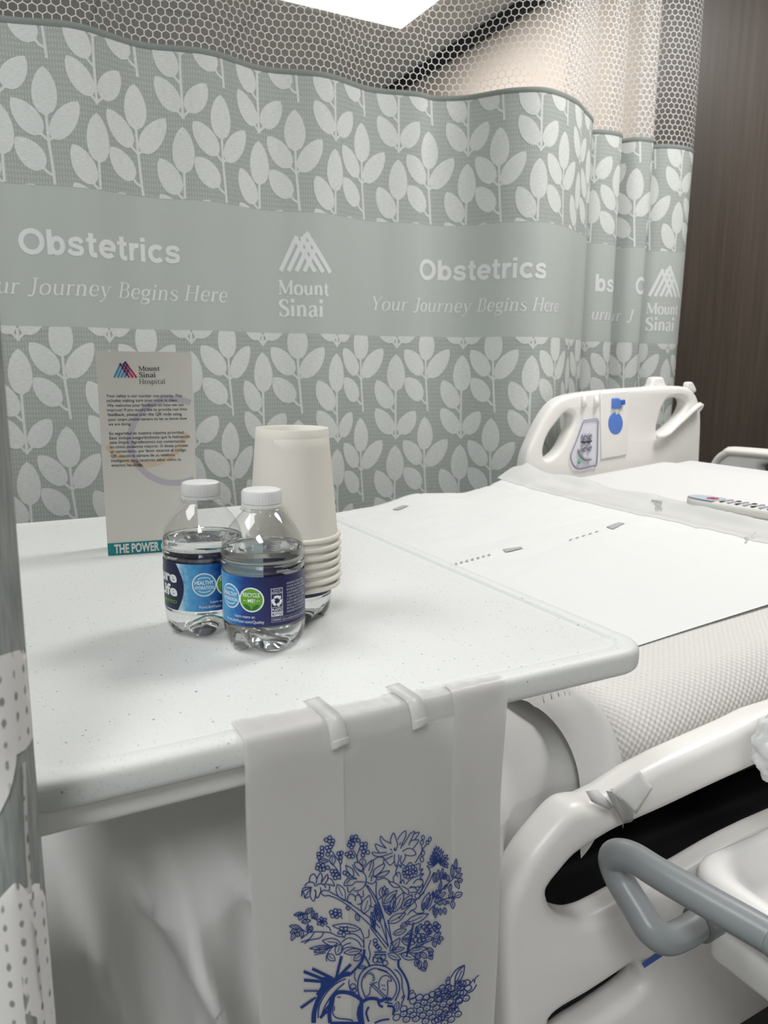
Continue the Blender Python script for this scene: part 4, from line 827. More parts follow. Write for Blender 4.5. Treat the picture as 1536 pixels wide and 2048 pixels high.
    mb = MB(); txt(mb, 'BOTTLE', 0.0094, 0.0083, 0.0076, 0.0019, 0.0007, bold=0.02); mb.build('label_print', M_navy, lab, smooth=False)
    mb = MB()
    for sg in (-1, 1):
        V = [(-0.0092, 0.0128)]+[(-0.0092+sg*x, 0.0128+y) for x, y in ((0.002, 0.0002), (0.0045, 0.0012), (0.0062, 0.0040), (0.0036, 0.0042), (0.0012, 0.0028))]; mb.add([P3(x, y, 0.0005) for x, y in V], [tuple(range(6))])
    mb.build('label_print', M_dgreen, lab, smooth=False)
    mb = MB()
    lines = ['INGREDIENTS: PURIFIED WATER,', 'CALCIUM CHLORIDE, SODIUM', 'BICARBONATE, MAGNESIUM', 'SULFATE. MINIMUM CONTENTS', 'ADDED FOR TASTE. STORE IN', 'A COOL DRY PLACE. PLEASE', 'REFER TO WEBSITE FOR WATER', 'QUALITY AND INFORMATION', 'BOTTLED AT THE SOURCE.', 'PLEASE RECYCLE THIS BOTTLE']
    for k, s in enumerate(lines): txt(mb, s, 0.0172, 0.0305-k*0.0024, 0.0185+0.001*(k % 3), 0.0015, left=True, bold=0.01)
    txt(mb, 'WARNING: Cap is a small part and poses a choking hazard', 0.0056, 0.0040, 0.033, 0.0018, left=True, bold=0.015)
    for xa, xb, ya, yb in ((0.0050, 0.040, 0.0030, 0.0032), (0.0050, 0.040, 0.0064, 0.0066), (0.0050, 0.0052, 0.0030, 0.0066)): rect(mb, xa, xb, ya, yb)
    mb.build('label_print', M_palei, lab, smooth=False)
    # big brand oval on the other side
    mb = MB(); V, F = grid(30, 12, lambda a, b: P3(-0.088+a*(0.038+0.0065*math.sin(PI*b)), H*b, 0.0002)); mb.add(V, F); mb.build('brand_oval', M_navy, lab)
    mb = MB(); txt(mb, 'Pure', -0.0795, 0.0225, 0.030, 0.0085, 0.0005, bold=0.035, left=True); txt(mb, 'Life', -0.0745, 0.0115, 0.025, 0.0085, 0.0005, bold=0.035, left=True); mb.build('label_print', M_lw, lab, smooth=False)
    mb = MB(); txt(mb, 'PURIFIED', -0.072, 0.0055, 0.022, 0.0025, 0.0005, bold=0.02, left=True); mb.build('label_print', M_green, lab, smooth=False)
    return t
def copy_tree(o, parent=None):
    c = o.copy(); COL.objects.link(c)
    if parent is not None: c.parent = parent
    for ch in list(o.children): copy_tree(ch, c)
    return c
B0 = make_bottle()
bspots = [((0.1862, 0.543), 0.0, 'clear water bottle nearest the camera, its green RECYCLE ME emblem in front'),
          ((0.1550, 0.598), 50.0, 'clear water bottle on the left, in front of the standing hospital card'),
          ((0.232, 0.596), -75.0, 'water bottle hidden under the upside-down stack of paper cups')]
for i, ((x, y), ang, lb) in enumerate(bspots):
    o = B0 if i == 0 else copy_tree(B0)
    # the label front (local -y) is turned to face the camera, then spun by ang
    o.location = (x, y, TOPZ); o.rotation_euler = (0, 0, -math.atan2(x, y)+math.radians(ang)); o['label'] = lb

# ------------------------------------------------------------------ paper cups, upside down over the third bottle
CH = 0.0915
def make_cup():
    R0, R1, w_ = 0.0372, 0.0297, 0.0004     # rim at the bottom, closed base on top
    cup = thing('paper_cup', 'x', 'cup', (0, 0, 0), 'upside-down paper cups in the stack')
    wl = [(R1-0.0012, CH-0.0065), (R1-0.0010, CH-0.0004), (R1-0.0003, CH), (R1+0.0003, CH-0.0006)]
    wl += [(R1+(R0-R1)*k/10, CH-(CH-0.003)*k/10) for k in range(1, 11)]
    wl += [(R0-w_, 0.0032)]+[(R1-w_+(R0-R1)*k/10, CH-0.0065-(CH-0.0095)*k/10) for k in range(9, -1, -1)]
    V, F = lathe(wl, 72); mesh('wall', V, F, M_cup, cup, auto=60)
    V, F = lathe([(0.0, CH-0.0062), (0.012, CH-0.0063), (R1-0.0014, CH-0.0065), (R1-0.0014, CH-0.0069), (0.0, CH-0.0067)], 72); mesh('base', V, F, M_cup, cup)
    V = []; F = []; n = 72; q = 12
    for k in range(n):
        a = 2*PI*k/n
        for j in range(q): b = 2*PI*j/q; rr = R0+0.0010+0.0018*math.cos(b); V.append((rr*math.cos(a), rr*math.sin(a), 0.0022+0.0022*math.sin(b)))
    for k in range(n):
        for j in range(q): F.append((k*q+j, ((k+1) % n)*q+j, ((k+1) % n)*q+(j+1) % q, k*q+(j+1) % q))
    mesh('rolled_rim', V, F, M_cup, cup); return cup
C0 = make_cup()
names = ['topmost upside-down cream paper cup showing its tall wall and recessed base', 'cream paper cup directly under the topmost one, second rim from the top', 'cream paper cup third from the top of the stack', 'cream paper cup in the middle of the stack, fourth rim from top', 'cream paper cup third from the bottom of the stack', 'cream paper cup second from the bottom of the stack', 'lowest cream paper cup in the stack, just above the bottle label']
for k in range(7):
    o = C0 if k == 0 else copy_tree(C0)
    o.location = (0.232+0.0006*math.sin(3*k), 0.596+0.0005*math.cos(2*k), TOPZ+0.0283+0.0068*(6-k)); o.rotation_euler = (0, 0, 0.7*k); o['label'] = names[k]

# ------------------------------------------------------------------ standing information card
BL = at_z(216, 1112, TOPZ); BR = at_z(398, 1099, TOPZ); cd = BR-BL; CW = np.linalg.norm(cd); cd /= CW; cn = np.array([cd[1], -cd[0], 0.0])
cn = cn if cn@(CAM-BL) > 0 else -cn
LEAN = 0.012
def on_card(px_, py_):
    d = ray(px_, py_); nrm = cn*math.cos(LEAN)+EZ*math.sin(LEAN); t_ = ((BL-CAM)@nrm)/(d@nrm); p = CAM+d*t_; upv = EZ*math.cos(LEAN)-cn*math.sin(LEAN); return np.array([(p-BL)@cd, (p-BL)@upv])
CHT = on_card(187, 702)[1]
def C3(u, v, off=0.0): upv = EZ*math.cos(LEAN)-cn*math.sin(LEAN); return BL+cd*u+upv*v+cn*off
card = thing('information_card', 'tall white folded hospital feedback card with teal strip standing on table behind the bottles', 'card', tuple(BL+cd*CW/2))
def slabq(P, th):  # P: 4 front corners
    b = [p-cn*th for p in P]; return P+b, [(0, 1, 2, 3), (7, 6, 5, 4), (0, 4, 5, 1), (1, 5, 6, 2), (2, 6, 7, 3), (3, 7, 4, 0)]
front = mesh('front_panel', *slabq([C3(0, 0), C3(CW, 0), C3(CW, CHT), C3(0, CHT)], 0.0005), M_card, card, smooth=False)
Bk = [BL+cd*0.0-cn*0.045, BL+cd*CW-cn*0.045, C3(CW, CHT, -0.0007), C3(0, CHT, -0.0007)]
mesh('back_panel', *slabq(Bk, 0.0005), M_card, card, smooth=False)
def cardtext(mb, s, x0, y0, x1, y1, serif=False, bold=0.0, hk=1.0):
    a = on_card(x0, y0); b = on_card(x1, y1); V, F, W_ = (serif2(s, 0.11, 0.05) if serif == 1 else serif2(s, 0.075, 0.035) if serif else text2(s, bold)); L_ = np.linalg.norm(b-a); d = (b-a)/L_; n = np.array([-d[1], d[0]]); k = L_/W_
    mb.add([C3(*(a+d*v[0]*k+n*v[1]*k*hk), 0.0004) for v in V], F)
def c8(x, y): return (190+0.1367*x, 700+0.1367*y)
def ring_on_card(cx, cy, r, w_, a0, a1, m, name):
    c = on_card(cx, cy); P = [(c[0]+r*math.cos(a), c[1]+r*math.sin(a)) for a in np.linspace(a0, a1, 60)]; P = [p for p in P if 0.0005 < p[0] < CW-0.0005]
    V, F = ribbon2(P, w_); V = [(min(max(v[0], 0.0002), CW-0.0002), v[1]) for v in V]; mesh(name, [C3(v[0], v[1], 0.0002) for v in V], F, m, front, smooth=False)
ring_on_card(348, 883, 0.047, 0.0062, math.radians(66), math.radians(312), M_lilac, 'printed_ring')
ring_on_card(288, 845, 0.0465, 0.0062, math.radians(212), math.radians(344), M_peach, 'printed_ring')
mb = MB()
T1 = ['Your safety is our number one priority. This', 'includes making sure your room is clean.', 'We welcome your feedback on how we can', 'improve! If you would like to provide real time', 'feedback, please scan the QR code using', 'your smart phone camera to let us know how', 'we are doing.']
E1 = [(165, 692, 1272, 688), (172, 762, 1212, 752), (178, 832, 1295, 820), (180, 900, 1345, 884), (188, 968, 1268, 955), (192, 1038, 1345, 1018), (196, 1106, 528, 1100)]
T2 = ['Su seguridad es nuestra máxima prioridad.', 'Esto incluye asegurándonos que la habitación', 'este limpia. Agradecemos sus comentarios', 'en cómo podemos mejorar. Si desea proveer', 'un comentario, por favor escanee el código', 'QR usando la cámara de su teléfono', 'inteligente para hacernos saber cómo lo', 'estamos haciendo.']
E2 = [(206, 1242, 1305, 1225), (212, 1310, 1390, 1285), (216, 1374, 1312, 1352), (220, 1440, 1368, 1414), (224, 1506, 1332, 1480), (232, 1572, 1168, 1552), (236, 1640, 1258, 1618), (240, 1706, 708, 1698)]
for s, e in zip(T1+T2, E1+E2): cardtext(mb, s, *c8(e[0], e[1]), *c8(e[2], e[3]), bold=0.006)
cardtext(mb, 'Mount', *c8(640, 306), *c8(945, 302), 1, hk=0.95); cardtext(mb, 'Sinai', *c8(648, 402), *c8(886, 398), 1, hk=0.95); cardtext(mb, 'Hospital', *c8(648, 498), *c8(1026, 494), 2)
mb.build('lettering', M_ink, front, smooth=False)
a = on_card(*c8(265, 405)); b = on_card(*c8(625, 402)); kx = b[0]-a[0]
for col, m_ in ((0, M_lblue), (1, M_red), (2, M_violet)):
    mb = MB()
    for V, F, c in logo2():
        if c == col: mb.add([C3(a[0]+v[0]*kx, a[1]+v[1]*kx*1.05, 0.0003+0.00008*c) for v in V], F)
    mb.build('mountain_logo', m_, front, smooth=False)
q0 = on_card(216, 1087); mesh('teal_strip', [C3(0.0003, 0.0003, 0.0003), C3(CW-0.0003, 0.0003, 0.0003), C3(CW-0.0003, q0[1], 0.0003), C3(0.0003, q0[1], 0.0003)], [(0, 1, 2, 3)], M_teal, front, smooth=False)
mb = MB(); V, F, W_ = text2('THE POWER OF', 0.035); a = on_card(229, 1108); b = on_card(345, 1102); wd = (b[0]-a[0])/0.93*0.91; mb.add([C3(a[0]+v[0]*wd/W_, 0.0026+v[1]*0.0098/0.7, 0.0006) for v in V], F); mb.build('lettering', M_whiteink, front, smooth=False)

# ------------------------------------------------------------------ printed plastic bag hung on the table edge
YG = TY0-0.0045
def bag_x(u, z):  # u 0..1 across, narrowing a little downwards
    zl = (0.905-z); return (0.1215+0.002*math.sin(20*z)+u*(0.1835+0.0)+0.0)+zl*(0.03*(1-u)-0.018*u)*0.25
def bag_y(x, z):
    d = 0.905-z
    return YG-0.0025*math.sin(26*x+3*z)*min(1, max(d-0.03, 0)/0.06)-0.002*math.sin(60*x)*min(1, max(d, 0)/0.1)*0.4-0.0015*math.sin(11*z+9*x)*min(1, max(d-0.03, 0)/0.05)-0.0012
bag = thing('plastic_bag', 'white plastic bag with blue flower print taped to the table edge', 'bag', (0.21, YG, 0.9))
rows = []
def bag_surface(u0, u1, off, zlo=0.36):
    def fn(a, b):
        u = u0+(u1-u0)*a
        path = b*0.60
        inset = 0.022*(1-u)+0.006*u
        if path < inset: z = TZ+0.0012; x = bag_x(u, 0.902); return (x, TY0+inset-path-0.001, z+off+0.0006*math.sin(40*u)**2)
        p2 = path-inset; rr = 0.0105
        if p2 < rr*PI/2: t_ = p2/rr; x = bag_x(u, 0.9); return (x, TY0-0.001-(0.0045+off-0.001)*math.sin(t_), TZ+0.0012+off-(rr)*(1-math.cos(t_)))
        z = TZ+0.0012-rr-(p2-rr*PI/2); x = bag_x(u, z); return (x, bag_y(x, z)-off, z)
    return grid(int(60*(u1-u0))+2, 160, fn)
mesh('bag_sheet', *bag_surface(0, 1, 0.0), M_bag, bag)
mesh('side_gusset', *bag_surface(0.003, 0.335, 0.0012), M_gus, bag); mesh('side_gusset', *bag_surface(0.765, 0.997, 0.0012), M_gus, bag)
# the blue line drawing, stroke by stroke
art = MB(); SC = 0.1432
def A3(x, y): return (560+SC*x, 1630+SC*y)
def A4(x, y): return (740+SC*x, 1630+SC*y)
def A5(x, y): return (560+SC*x, 1840+SC*y)
def A6(x, y): return (740+SC*x, 1840+SC*y)
def on_bag(p):
    q = at_y(p[0], p[1], YG); y = bag_y(q[0], q[2])-0.0019; return at_y(p[0], p[1], y)
def line(pts, w=2.6, closed=False, sm=5):
    P = smooth_path(pts, sm, closed) if sm > 1 else pts; V, F = ribbon2(P, [x*0.84 for x in w] if isinstance(w, list) else w*(0.84 if w < 4 else 1.0), closed); art.add([on_bag(v) for v in V], F)
def fill(pts): art.add([on_bag(v) for v in pts], [tuple(range(len(pts)))])
def lf(p, q, w_, mid=True, lw=2.4, bend=0.0):
    p = np.array(p); q = np.array(q); d = q-p; n = np.array([-d[1], d[0]]); L_ = np.hypot(*d); n = n/L_
    c = lambda t, s: p+d*t+n*(s*w_*0.5+bend*L_*math.sin(PI*t))
    line([c(0, 0), c(0.25, 0.8), c(0.55, 0.95), c(0.82, 0.5), c(1, 0)], lw); line([c(0, 0), c(0.25, -0.8), c(0.55, -0.95), c(0.82, -0.5), c(1, 0)], lw)
    if mid: line([c(0.15, 0), c(0.4, 0.06), c(0.72, 0)], lw*0.8)
def circ(c, r, lw=2.6, ry=None, rot=0.0):
    ry = ry or r; line([(c[0]+r*math.cos(a)*math.cos(rot)-ry*math.sin(a)*math.sin(rot), c[1]+r*math.cos(a)*math.sin(rot)+ry*math.sin(a)*math.cos(rot)) for a in np.linspace(0, 2*PI, 14, False)], lw, True, 2)
def many(fn, *pts): return [fn(*p) for p in pts]
# berries, top left
for p in ((695, 318), (645, 350), (690, 368), (738, 362), (728, 405), (585, 460), (590, 512), (540, 548), (585, 560), (545, 590), (655, 458), (705, 445), (682, 498), (668, 550), (820, 540), (858, 530), (845, 595), (1005, 315), (1060, 305), (1005, 350), (1045, 352), (1092, 355), (980, 378), (965, 418), (1020, 410), (1000, 450), (1140, 408), (1195, 405), (1138, 465), (1190, 455), (1168, 508), (1225, 522), (1158, 560), (935, 548), (985, 528), (968, 580), (1012, 578), (535, 695), (600, 705), (520, 742), (565, 762), (608, 760), (665, 735), (725, 785), (775, 790), (742, 828), (785, 830), (770, 878), (820, 868), (905, 808), (945, 832), (775, 1335), (715, 1360), (830, 1345), (775, 1385), (735, 1410), (835, 1390), (795, 1418)): circ(A3(*p), 26*SC, 2.8)
line(many(A3, (720, 500), (790, 600), (840, 690), (845, 900))); line(many(A3, (690, 640), (780, 740), (840, 840))); line(many(A3, (1020, 490), (1060, 560), (1085, 660))); line(many(A3, (1110, 470), (1075, 580), (1090, 650))); line(many(A3, (845, 1415), (870, 1450)))
lf(A3(680, 640), A3(530, 640), 60*SC); lf(A3(730, 560), A3(735, 700), 85*SC); lf(A3(1160, 600), A3(1150, 720), 90*SC); lf(A3(835, 600), A3(850, 690), 40*SC, False)
# big bloom, top
def bloom(fn, c, tips, w_): [lf(fn(*c), fn(*q), w_*SC, True, 2.3) for q in tips]
for p in (((300, 400), (200, 350), (150, 295), (150, 370), (230, 465)), ((230, 465), (140, 430), (75, 405), (90, 470), (130, 520)), ((235, 520), (120, 530), (30, 520), (60, 565), (150, 580), (320, 525)), ((285, 395), (290, 330), (330, 250), (365, 340), (385, 420), (360, 500)), ((385, 345), (440, 260), (500, 222), (495, 300), (450, 400), (430, 470)), ((455, 430), (520, 330), (560, 260), (625, 230), (590, 310), (540, 420)), ((600, 270), (690, 240), (620, 350)), ((545, 420), (570, 360), (680, 350), (640, 420), (600, 470)), ((450, 515), (520, 470), (600, 480), (640, 545), (580, 570), (500, 560)), ((190, 590), (210, 620), (320, 570)), ((345, 545), (340, 620), (360, 720), (400, 640), (400, 550)), ((440, 560), (425, 620), (440, 680), (490, 600), (490, 540)), ((330, 470), (350, 500), (345, 450)), ((410, 420), (430, 380)), ((280, 470), (310, 495)), ((215, 630), (280, 700), (345, 640))): line(many(A4, *p), 2.5)
# buds to the right
for c, rx, ry, ro_ in (((740, 315), 20, 32, 0.1), ((725, 385), 20, 32, 0.2), ((835, 340), 18, 32, 0.3), ((800, 385), 18, 28, -0.5), ((740, 535), 22, 38, 0.2), ((725, 620), 24, 36, -0.1)): circ(A4(*c), rx*SC, 2.4, ry*SC, ro_)
line(many(A4, (720, 430), (725, 500), (690, 570), (630, 670))); line(many(A4, (790, 410), (740, 470), (728, 520)))
# fluffy thistle right
for q in ((900, 460), (930, 430), (965, 440), (1000, 470), (1030, 500), (880, 510), (850, 560), (835, 605), (800, 660), (790, 720)): lf(A4(905, 700), A4(*q), 40*SC, False, 2.2)
for q in ((1090, 560), (1100, 610), (1100, 690), (1090, 740), (1050, 720)): lf(A4(960, 640), A4(*q), 50*SC, True, 2.4)
line(many(A4, (815, 735), (840, 800), (800, 900), (740, 1020), (700, 1090)), 2.6); line(many(A4, (890, 800), (850, 890), (790, 1000), (720, 1110), (500, 1330), (400, 1450)), 2.6); line(many(A4, (760, 1080), (600, 1230), (500, 1330)), 2.4)
for p, q, w_ in (((900, 950), (905, 800), 45), ((930, 940), (960, 760), 45), ((980, 920), (1020, 740), 40), ((1020, 900), (1060, 800), 35), ((960, 1080), (1000, 920), 40), ((920, 1160), (930, 1040), 35), ((890, 1170), (880, 1060), 30), ((1150, 880), (1150, 690), 50), ((1190, 760), (1205, 610), 45), ((1200, 800), (1270, 740), 60), ((1190, 880), (1290, 820), 60), ((1220, 930), (1295, 900), 60), ((1190, 920), (1245, 1030), 60), ((1100, 930), (1080, 830), 50), ((1040, 900), (1060, 830), 40), ((1130, 960), (1110, 1080), 45), ((1080, 970), (1030, 1040), 40), ((930, 1160), (1060, 1080), 60), ((900, 1220), (1000, 1150), 60), ((1100, 1170), (1160, 1070), 50), ((1180, 1140), (1290, 1090), 80), ((1150, 1190), (1160, 1310), 60), ((1010, 1170), (1060, 1260), 55), ((960, 1260), (1000, 1190), 60), ((1040, 1290), (1050, 1390), 50), ((980, 1300), (985, 1400), 45), ((900, 1270), (890, 1400), 35), ((940, 1290), (910, 1440), 40), ((1180, 1180), (1140, 1140), 40), ((1070, 1200), (1100, 1240), 40)): lf(A4(*p), A4(*q), w_*SC, True, 2.4)
line(many(A4, (820, 1340), (900, 1260), (1020, 1180), (1180, 1150))); line(many(A4, (930, 1180), (1000, 1050), (1100, 950), (1200, 850)))
# lotus in the middle
for p in (((440, 740), (420, 700), (390, 710), (360, 800), (390, 860)), ((410, 730), (460, 690), (500, 720), (560, 660), (610, 700), (700, 680), (690, 770), (740, 750), (700, 820), (750, 820), (700, 880), (740, 900)), ((330, 930), (330, 860), (400, 800), (430, 860), (420, 960)), ((430, 960), (460, 900), (480, 960)), ((500, 970), (560, 900), (640, 860), (740, 820)), ((600, 960), (660, 900), (740, 920), (700, 1000), (560, 1000)), ((255, 935), (330, 940), (420, 1000), (330, 1005), (265, 940)), ((420, 1010), (480, 1080), (540, 1110), (530, 1040), (440, 990)), ((540, 1020), (620, 1010), (660, 1070), (560, 1080)), ((660, 1070), (740, 960), (720, 1050), (690, 1090))): line(many(A4, *p), 2.6)
for p in ((480, 770), (520, 750), (555, 735), (600, 730), (635, 760), (475, 810), (520, 800), (560, 810), (605, 790), (640, 800), (490, 850), (530, 865), (580, 850)): circ(A4(*p), 22*SC, 2.6, 28*SC)
# lily, left centre
for p in (((1040, 660), (1050, 720), (1130, 790), (1160, 720), (1110, 670), (1040, 660)), ((915, 700), (940, 780), (1020, 860), (1015, 760), (915, 700)), ((1015, 690), (1040, 760), (1105, 850)), ((1160, 800), (1190, 720), (1290, 630), (1300, 720), (1240, 870)), ((1300, 860), (1320, 760), (1460, 680), (1420, 780), (1310, 870)), ((1290, 640), (1370, 590), (1450, 600), (1440, 690)), ((1330, 860), (1430, 800), (1530, 780), (1460, 850), (1340, 870)), ((1200, 930), (1290, 960), (1350, 890), (1290, 850), (1270, 930)), ((890, 975), (930, 900), (1010, 870), (1075, 890)), ((890, 985), (1000, 980), (1060, 935), (1180, 935)), ((940, 1000), (960, 1080), (1050, 1010)), ((1030, 1060), (1110, 1050), (1180, 990), (1190, 950)), ((1085, 1070), (1110, 1130), (1160, 1140), (1160, 1050)), ((1080, 750), (1170, 810), (1205, 880), (1190, 970)), ((1280, 640), (1240, 780)), ((930, 960), (980, 900), (1070, 890))): line(many(A3, *p), 2.6)
# drooping daisy, far left
for p in (((410, 930), (420, 860), (470, 825), (510, 880), (505, 960)), ((510, 900), (560, 810), (590, 860), (575, 950)), ((580, 940), (660, 830), (665, 900), (620, 970)), ((660, 880), (720, 900), (760, 990), (700, 970)), ((340, 990), (400, 940), (470, 950), (490, 1000)), ((310, 1030), (360, 1010), (450, 1010)), ((300, 1130), (330, 1060), (430, 1020)), ((340, 1160), (390, 1080), (440, 1030)), ((430, 1050), (420, 1130), (470, 1205), (500, 1100), (480, 1040)), ((500, 1050), (500, 1130), (530, 1155), (570, 1060), (560, 1010)), ((500, 990), (560, 960), (620, 980), (640, 1020)), ((570, 1080), (620, 1050), (680, 1060), (690, 980), (640, 970)), ((310, 1040), (300, 1140)), ((330, 1080), (350, 1160), (410, 1140)), ((560, 1080), (620, 1130), (700, 1130), (900, 1230), (1200, 1480), (1350, 1640)), ((690, 1070), (800, 1130), (1000, 1250), (1250, 1430), (1400, 1580))): line(many(A3, *p), 2.7)
# stems to the knot
line(many(A3, (1190, 960), (1260, 1080), (1340, 1230), (1420, 1450)), 2.8); line(many(A3, (1220, 980), (1320, 1120), (1400, 1280), (1460, 1480)), 2.8)
line(many(A4, (90, 930), (85, 1100), (130, 1300), (190, 1450)), 2.8); line(many(A4, (100, 910), (200, 880), (280, 930)), 2.8)
for a_, b_ in (((150, 1330), (330, 1850)), ((60, 1250), (260, 1830)), ((75, 1250), (60, 1560))): line(many(A4, a_, b_), 2.6, sm=1)
# tulip + leaves centre
lf(A4(160, 1150), A4(165, 1010), 75*SC, False); lf(A4(190, 1140), A4(205, 985), 60*SC, False); lf(A4(215, 1120), A4(245, 1020), 50*SC, False); line(many(A4, (175, 1150), (178, 1260), (230, 1330))); line(many(A4, (165, 1150), (110, 1180)))
for p, q, w_ in (((190, 1240), (380, 1050), 90), ((290, 1380), (350, 1100), 70), ((330, 1360), (470, 1080), 110), ((440, 1320), (590, 1110), 100), ((470, 1260), (640, 1180), 80), ((250, 1510), (500, 1370), 110), ((490, 1520), (820, 1380), 110), ((730, 1330), (830, 1080), 90), ((790, 1320), (880, 1080), 60), ((200, 1260), (280, 1400), 60), ((250, 1260), (300, 1380), 50), ((740, 1340), (760, 1220), 40), ((60, 1600), (20, 1350), 60)): lf(A4(*p), A4(*q), w_*SC, True, 2.6)
line(many(A4, (520, 1400), (590, 1330), (650, 1370), (720, 1370), (760, 1350)), 2.6); line(many(A4, (600, 1180), (640, 1240), (640, 1300), (560, 1340)), 2.4); circ(A4(665, 1130), 38*SC)
for p, q, w_ in (((800, 970), (905, 1200), 120), ((1160, 1380), (1250, 1120), 130), ((1300, 1550), (1350, 1250), 60), ((1100, 1480), (1060, 1380), 60), ((1400, 1500), (1340, 1330), 50), ((940, 1270), (960, 1330), 60)): lf(A3(*p), A3(*q), w_*SC, True, 2.5)
line(many(A3, (1000, 1230), (940, 1200), (960, 1120), (1000, 1105), (1050, 1140), (1050, 1200)), 2.8); line(many(A3, (1050, 1140), (1100, 1110), (1130, 1160), (1140, 1230), (1080, 1250)), 2.8); line(many(A3, (1240, 1270), (1320, 1300), (1330, 1400)), 2.4)
# left sprays
for p, q, w_ in (((330, 1370), (190, 1400), 50), ((350, 1380), (455, 1300), 60), ((300, 1380), (270, 1470), 70), ((340, 1370), (370, 1470), 60), ((450, 1450), (470, 1330), 50), ((480, 1460), (520, 1370), 50), ((300, 1500), (430, 1470), 60)): lf(A3(*p), A3(*q), w_*SC, True, 2.6)
for k in range(6): a_ = k*PI/3+0.4; lf(A3(585, 1490), A3(585+85*math.cos(a_), 1490+70*math.sin(a_)), 45*SC, False, 2.6)
for p, q, w_ in (((290, 110), (130, 85), 60), ((250, 130), (140, 180), 60), ((210, 170), (160, 290), 60), ((240, 160), (250, 240), 60), ((290, 130), (310, 250), 60), ((390, 160), (390, 60), 40), ((430, 160), (440, 80), 50), ((855, 330), (590, 290), 110), ((740, 370), (410, 400), 60), ((700, 380), (470, 450), 60), ((850, 340), (790, 490), 110), ((1130, 130), (730, 80), 110), ((660, 480), (770, 570), 90), ((1140, 430), (890, 460), 90), ((1140, 480), (1030, 570), 90)): lf(A5(*p), A5(*q), w_*SC, True, 2.6)
for k in range(5): a_ = k*2*PI/5+0.3; lf(A5(890, 160), A5(890+95*math.cos(a_), 160+85*math.sin(a_)), 50*SC, False, 2.6)
line(many(A5, (280, 110), (380, 170), (520, 165), (700, 180), (800, 225), (910, 245))); line(many(A5, (290, 310), (400, 270), (480, 180))); line(many(A5, (340, 330), (420, 280), (560, 250), (610, 170))); line(many(A5, (290, 265), (400, 180))); line(many(A5, (640, 80), (690, 110), (710, 165)))
line(many(A5, (930, 200), (1050, 200), (1160, 300), (1170, 390))); line(many(A5, (860, 310), (960, 250), (1080, 290), (1140, 380))); line(many(A5, (850, 420), (900, 350), (990, 320))); line(many(A5, (650, 580), (650, 500), (720, 390), (800, 330))); line(many(A5, (480, 490), (560, 470), (640, 460))); line(many(A5, (1130, 140), (1170, 250), (1165, 390))); line(many(A5, (1240, 130), (1240, 230), (1190, 250))); line(many(A5, (1270, 280), (1240, 380), (1260, 480), (1240, 560)))
line(many(A5, (820, 490), (900, 400), (1000, 380), (1150, 420)))
for p in ((1330, 290), (1335, 340), (1390, 400), (1360, 370)): circ(A5(*p), 28*SC)
line(many(A5, (1320, 445), (1480, 445)), 2.6, sm=1); line(many(A5, (1320, 485), (1480, 480)), 2.6, sm=1)
# vase
line(many(A5, (1180, 410), (1150, 560), (1060, 680), (980, 760)), 5.2); line(many(A5, (1180, 500), (1230, 590), (1250, 640)), 4.0)
line(many(A6, (400, 560), (400, 650), (460, 740), (520, 860), (545, 1000), (530, 1120)), 4.6); line(many(A6, (340, 690), (390, 720), (440, 800), (450, 940), (470, 1040), (440, 1100)), 3.0)
line(many(A5, (1120, 1110), (1085, 940), (1110, 780), (1200, 670), (1330, 625), (1480, 650)), 3.4); line(many(A5, (1190, 1080), (1140, 930), (1160, 800), (1240, 710), (1340, 675), (1500, 720)), 3.0)
line(many(A6, (200, 640), (300, 710), (390, 840), (410, 980), (350, 1130)), 3.4); line(many(A6, (110, 690), (250, 740), (350, 860), (370, 990), (310, 1110)), 3.0)
line(many(A5, (1190, 1080), (1250, 1030), (1260, 950), (1300, 890), (1360, 870)), 2.6); line(many(A5, (1270, 870), (1536, 1120)), 2.6, sm=1); line(many(A5, (1250, 890), (1520, 1150)), 2.6, sm=1)
line(many(A6, (130, 960), (125, 870), (160, 800), (220, 775), (280, 800), (300, 855), (255, 845), (245, 890), (250, 960), (240, 1060)), 2.8)
for k in range(11): a_ = -PI*0.95+k*0.36; line(many(A5, (1245+50*math.cos(a_), 810+50*math.sin(a_)), (1245+85*math.cos(a_), 810+85*math.sin(a_))), 2.6, sm=1)
for p in ((170, 910), (200, 915), (180, 965), (210, 975)): circ(A6(*p), 5*SC, 2.0)
for c in ((1400, 560), (1330, 560), (1440, 520), (1470, 600)): circ(A5(*c), 36*SC, 2.6)
line(many(A5, (1300, 590), (1310, 510), (1370, 490))); line(many(A5, (1350, 600), (1380, 520), (1420, 580))); line(many(A5, (970, 830), (960, 900), (1000, 1010), (1040, 1030))); line(many(A5, (1050, 730), (1040, 800), (1070, 860))); circ(A5(1020, 930), 40*SC); circ(A5(1040, 980), 30*SC); lf(A5(1090, 670), A5(1200, 650), 45*SC)
